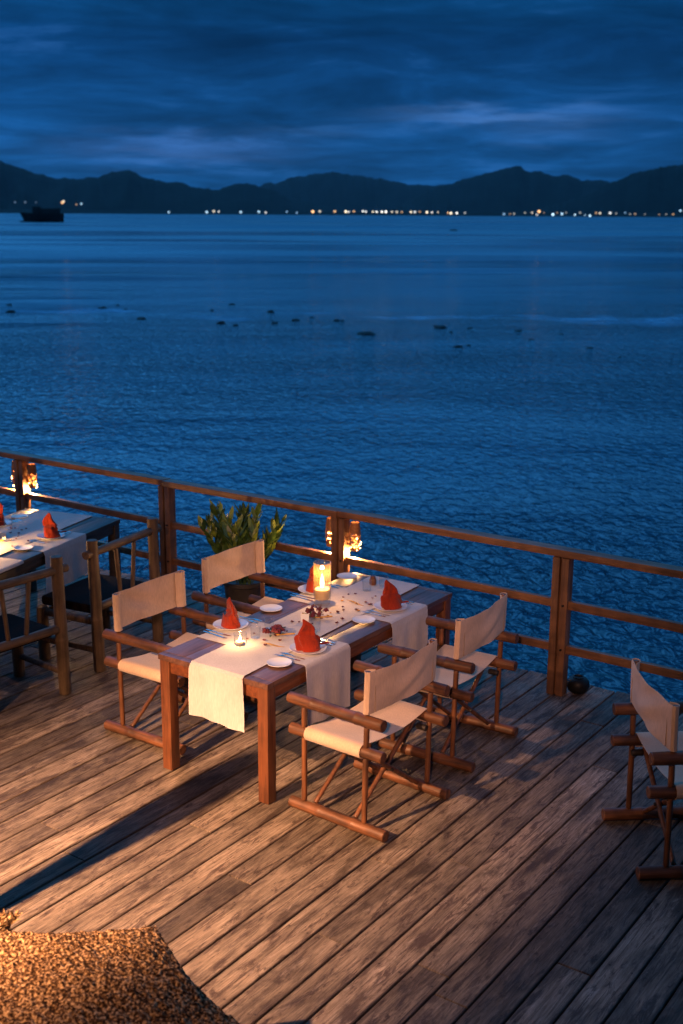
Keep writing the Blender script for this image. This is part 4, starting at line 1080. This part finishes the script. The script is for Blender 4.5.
# ------------------------------------------------------------------ boat, rocks, buoy and far shore lights
def boat():
    d = down_dist(223.5); p = out(42, d); root = empty('fishing_boat', p, bearing(42) - R(90) + R(8), 'dark wooden fishing boat anchored far out on the left', 'boat')
    L = 19.0; bm = bmesh.new(); secs = []
    for i in range(15):
        q = i / 14; x = (q - .5) * L; w = 2.4 * (1 - max(0, (.32 - q) / .32) ** 2 * .92) * (1 if q < .85 else 1 - (q - .85) * .8); sheer = 3.9 + 2.6 * max(0, .42 - q) ** 1.4 + .9 * max(0, q - .7)
        sec = []
        for k in range(9):
            a = math.pi * k / 8; yy = -w * math.cos(a); zz_ = -.6 + (sheer + .6) * (abs(math.cos(a)) ** 1.6)
            sec.append(bm.verts.new((x - (.9 * max(0, .2 - q) * 5) * max(0, zz_) * .5, yy, zz_)))
        secs.append(sec)
    for a, b_ in zip(secs, secs[1:]):
        for k in range(8): bm.faces.new((a[k], a[k + 1], b_[k + 1], b_[k]))
        bm.faces.new((a[0], b_[0], b_[8], a[8]))
    bm.faces.new(secs[-1]); bm.faces.new(list(reversed(secs[0]))); link('hull', bm, M['hull'], root)
    bm = bmesh.new(); box(bm, -1.5, 7.8, -1.9, 1.9, 3.2, 6.2, .15); box(bm, -2.2, 8.6, -2.1, 2.1, 6.22, 6.5, .05); link('cabin', bm, M['hull'], root)
    bm = bmesh.new(); box(bm, -5.6, -1.6, -1.3, 1.3, 3.2, 7.4, .1); link('wheelhouse', bm, M['hull'], root)
    bm = bmesh.new(); log(bm, (-3.2, 0, 7.4), (-3.2, 0, 9.6), .10, rings=4); link('mast', bm, M['hull'], root)
    q = out(22, d * .985); bm = bmesh.new()
    lathe(bm, [(0, -.3), (1.5, -.2), (2.4, .55), (2.1, .6), (1.2, .2), (0, .2)], 18); o = link('dinghy', bm, M['hull'], loc=q, rot=(0, 0, bearing(22) - R(90))); o.scale = (1, .45, 1)
    tag(o, 'tiny dark dinghy floating at the bow of the anchored boat', 'boat')
boat()
def rock_mesh(seed):
    bm = bmesh.new(); bmesh.ops.create_icosphere(bm, subdivisions=3, radius=1.0)
    for v in bm.verts:
        n_ = noise.noise(v.co * 1.3 + Vector((seed * 5, 0, 0))) + .5 * noise.noise(v.co * 3 + Vector((0, seed, 0)))
        v.co *= 1 + .38 * n_; v.co.z = max(-.35, v.co.z * (.62))
    me = bpy.data.meshes.new('rock'); bm.to_mesh(me); bm.free(); me.materials.append(M['rock']); return me
RM = [rock_mesh(i) for i in range(6)]
rocks = [(4, 311, 5, 2.2), (2, 304, 3, 1.2), (97, 308, 4, 1.8), (112, 305, 2, 1), (136, 319, 4.5, 2), (208, 311, 2, 1), (218, 324, 4.6, 2.6), (232, 326, 3, 1.6), (229, 305, 3, 1.4), (268, 313, 3.6, 2.6), (272, 324, 3.4, 1.8), (293, 321, 4, 2), (310, 318, 2, 1), (335, 321, 3.6, 1.6), (341, 321, 2.2, 1.2), (365, 334, 9, 2.6), (441, 327, 6.5, 2.4), (452, 331, 2, .9), (461, 346, 5, 1.8), (471, 344, 2.2, 1.2), (472, 327, 3, 1.3), (521, 329, 4, 1.2), (535, 337, 3, .9), (595, 344, 3.5, 1), (627, 352, 2, .8), (565, 331, 2.4, .7), (120, 309, 2, .8), (452, 230, 4, 1.3)]
small = sorted(i for i in range(27) if i not in (0, 6, 15, 16, 18)); small.sort(key=lambda i: rocks[i][0])
for i, (px, py, w, hgt) in enumerate(rocks):
    d = down_dist(py); k = d / 1231.0; p = out(px, d)
    o = bpy.data.objects.new('rock', RM[i % 6]); COL.objects.link(o); o.location = p; a = bearing(px) - R(90); o.rotation_euler = (0, 0, a)
    o.scale = (w * k, w * k * 1.4, hgt * k * 1.7 / 1.0)
    if i == 15: lb = 'widest dark rock breaking the water in the middle of the bay'
    elif i == 16: lb = 'low wide dark rock right of the middle of the bay'
    elif i == 18: lb = 'dark rock lying lowest and nearest in the right part of the bay'
    elif i == 6: lb = 'tallest dark rock of the left group in the bay'
    elif i == 0: lb = 'dark rock in the water at the left photo edge'
    elif i == 27: lb = 'lone small dark float near the far shore'
    else: lb = 'small dark rock in the bay, %s from the left of the small ones' % ORD[small.index(i)]
    tag(o, lb, 'rock' if i != 27 else 'float', 'small dark rocks in the bay' if lb.startswith('small dark rock') else None)
    if i == 27: o.name = 'float'

def shore_lights():
    cols = {'w': (1.0, .80, .52), 'o': (1.0, .52, .20), 'c': (.62, .90, 1.0), 'n': (1.0, .93, .78)}
    mats = {k + str(s): emissive('shore_lamp_' + k + str(s), v, e) for k, v in cols.items() for s, e in ((0, .18), (1, .5), (2, 1.2), (3, 2.4))}
    L = [(14, 203, 'n0', 1), (24, 203, 'n0', 1), (35, 203, 'n0', 1), (61, 203, 'o2', 1.3), (62.5, 202, 'w2', 1), (75, 205, 'o1', 1), (80, 204.5, 'c2', 1.2),
         (167, 212, 'c2', 1.2), (205, 212, 'c2', 1.1), (212, 211.5, 'w2', 1.1), (217, 211.5, 'n2', 1.1), (239, 212, 'c2', 1.1), (257, 212, 'c2', 1), (264, 212.5, 'n2', 1), (285, 212, 'c1', 1), (295, 213, 'c1', 1), (311, 211.5, 'o3', 1.2), (318, 211.5, 'w2', 1.2), (333, 211.5, 'o2', 1.1),
         (344, 211.5, 'w3', 1.1), (347, 212, 'n2', 1), (352, 211.5, 'o2', 1), (361, 211.5, 'n3', 1.2), (364, 212, 'n2', 1), (371, 211.8, 'w3', 1.2), (375, 212, 'n3', 1.2), (380, 212, 'n3', 1.2), (384, 212, 'n3', 1), (390, 212, 'w2', 1.1), (395, 212.2, 'w2', 1.1), (400, 212, 'o2', 1), (409, 212, 'w3', 1.1), (413, 212.3, 'n2', 1), (418, 212, 'o2', 1.1), (425, 212.2, 'w3', 1), (430, 212.5, 'n3', 1), (436, 212.3, 'w2', 1), (446, 212.6, 'o3', 1), (449, 213, 'w3', 1), (455, 213, 'n3', 1), (463, 213, 'n2', 1.1),
         (502, 214, 'c1', 1), (508, 213.8, 'o1', 1), (512, 213.7, 'w1', 1), (523, 213, 'w1', 1.1), (530, 213, 'w2', 1), (535, 214.5, 'n2', 1), (537, 211.8, 'o3', 1.7), (542, 213, 'o1', 1), (551, 214.6, 'c3', 1.1), (555, 213, 'o1', 1), (560, 214, 'c2', 1), (564, 213, 'w1', 1), (573, 215, 'c3', 1.1), (578, 213, 'w1', 1), (583, 215.2, 'c2', .9), (588, 215.7, 'c3', 1.2), (594, 213, 'o2', 1.2), (598, 213.3, 'w2', 1), (608, 213.2, 'n2', 1.1), (614, 213.7, 'w1', 1), (623, 213, 'c1', 1.2), (628, 214, 'w1', 1), (633, 214, 'o1', .9), (643, 214.5, 'w1', .9), (657, 214.7, 'o1', .9), (664, 214.2, 'w1', .9), (671, 214.5, 'o2', 1), (678, 211, 'c2', .9)]
    names = {'w': 'warm white', 'o': 'orange', 'c': 'bluish white', 'n': 'pale'}
    mesh = {}; cnt = {}
    rs = random.Random(4)
    for px, py, mk, sz in L:
        sz *= rs.uniform(.55, 1.05); py += rs.uniform(-.25, .25)
        d = 2880.0; hz = 213.0 + (px - 341.5) * .0061
        h = EYE.z - (py - hz) / 1231.0 * d
        if mk not in mesh:
            bm = bmesh.new(); bmesh.ops.create_icosphere(bm, subdivisions=2, radius=1.0); me = bpy.data.meshes.new('shore_lamp'); bm.to_mesh(me); bm.free(); me.materials.append(mats[mk]); mesh[mk] = me
        o = bpy.data.objects.new('shore_lamp', mesh[mk]); COL.objects.link(o); o.location = out(px, d, max(.5, h)); o.scale = (sz * 2.6, sz * 2.6, sz * 2.3)
        nm = names[mk[0]]
        cnt[nm] = cnt.get(nm, 0) + 1
        tag(o, '%s lamp on the far shore, %s of the %s ones from the left' % (nm, ORD[cnt[nm] - 1], nm), 'lamp', '%s lamps on the far shore' % nm)
shore_lights()

# ------------------------------------------------------------------ evening air
bm = bmesh.new(); box(bm, -9500, 9500, -9500, 9500, -4.0, 520.0)
hz = bpy.data.materials.new('evening_air'); hz.use_nodes = True; t = hz.node_tree; t.nodes.clear()
pv = N(t, 'ShaderNodeVolumePrincipled'); pv.inputs['Color'].default_value = (.75, .85, 1.0, 1); pv.inputs['Density'].default_value = 2.0e-5; pv.inputs['Anisotropy'].default_value = 0.0
mo = N(t, 'ShaderNodeOutputMaterial'); t.links.new(pv.outputs[0], mo.inputs['Volume'])
o = link('haze', bm, hz, smooth=False); tag(o, kind='stuff')
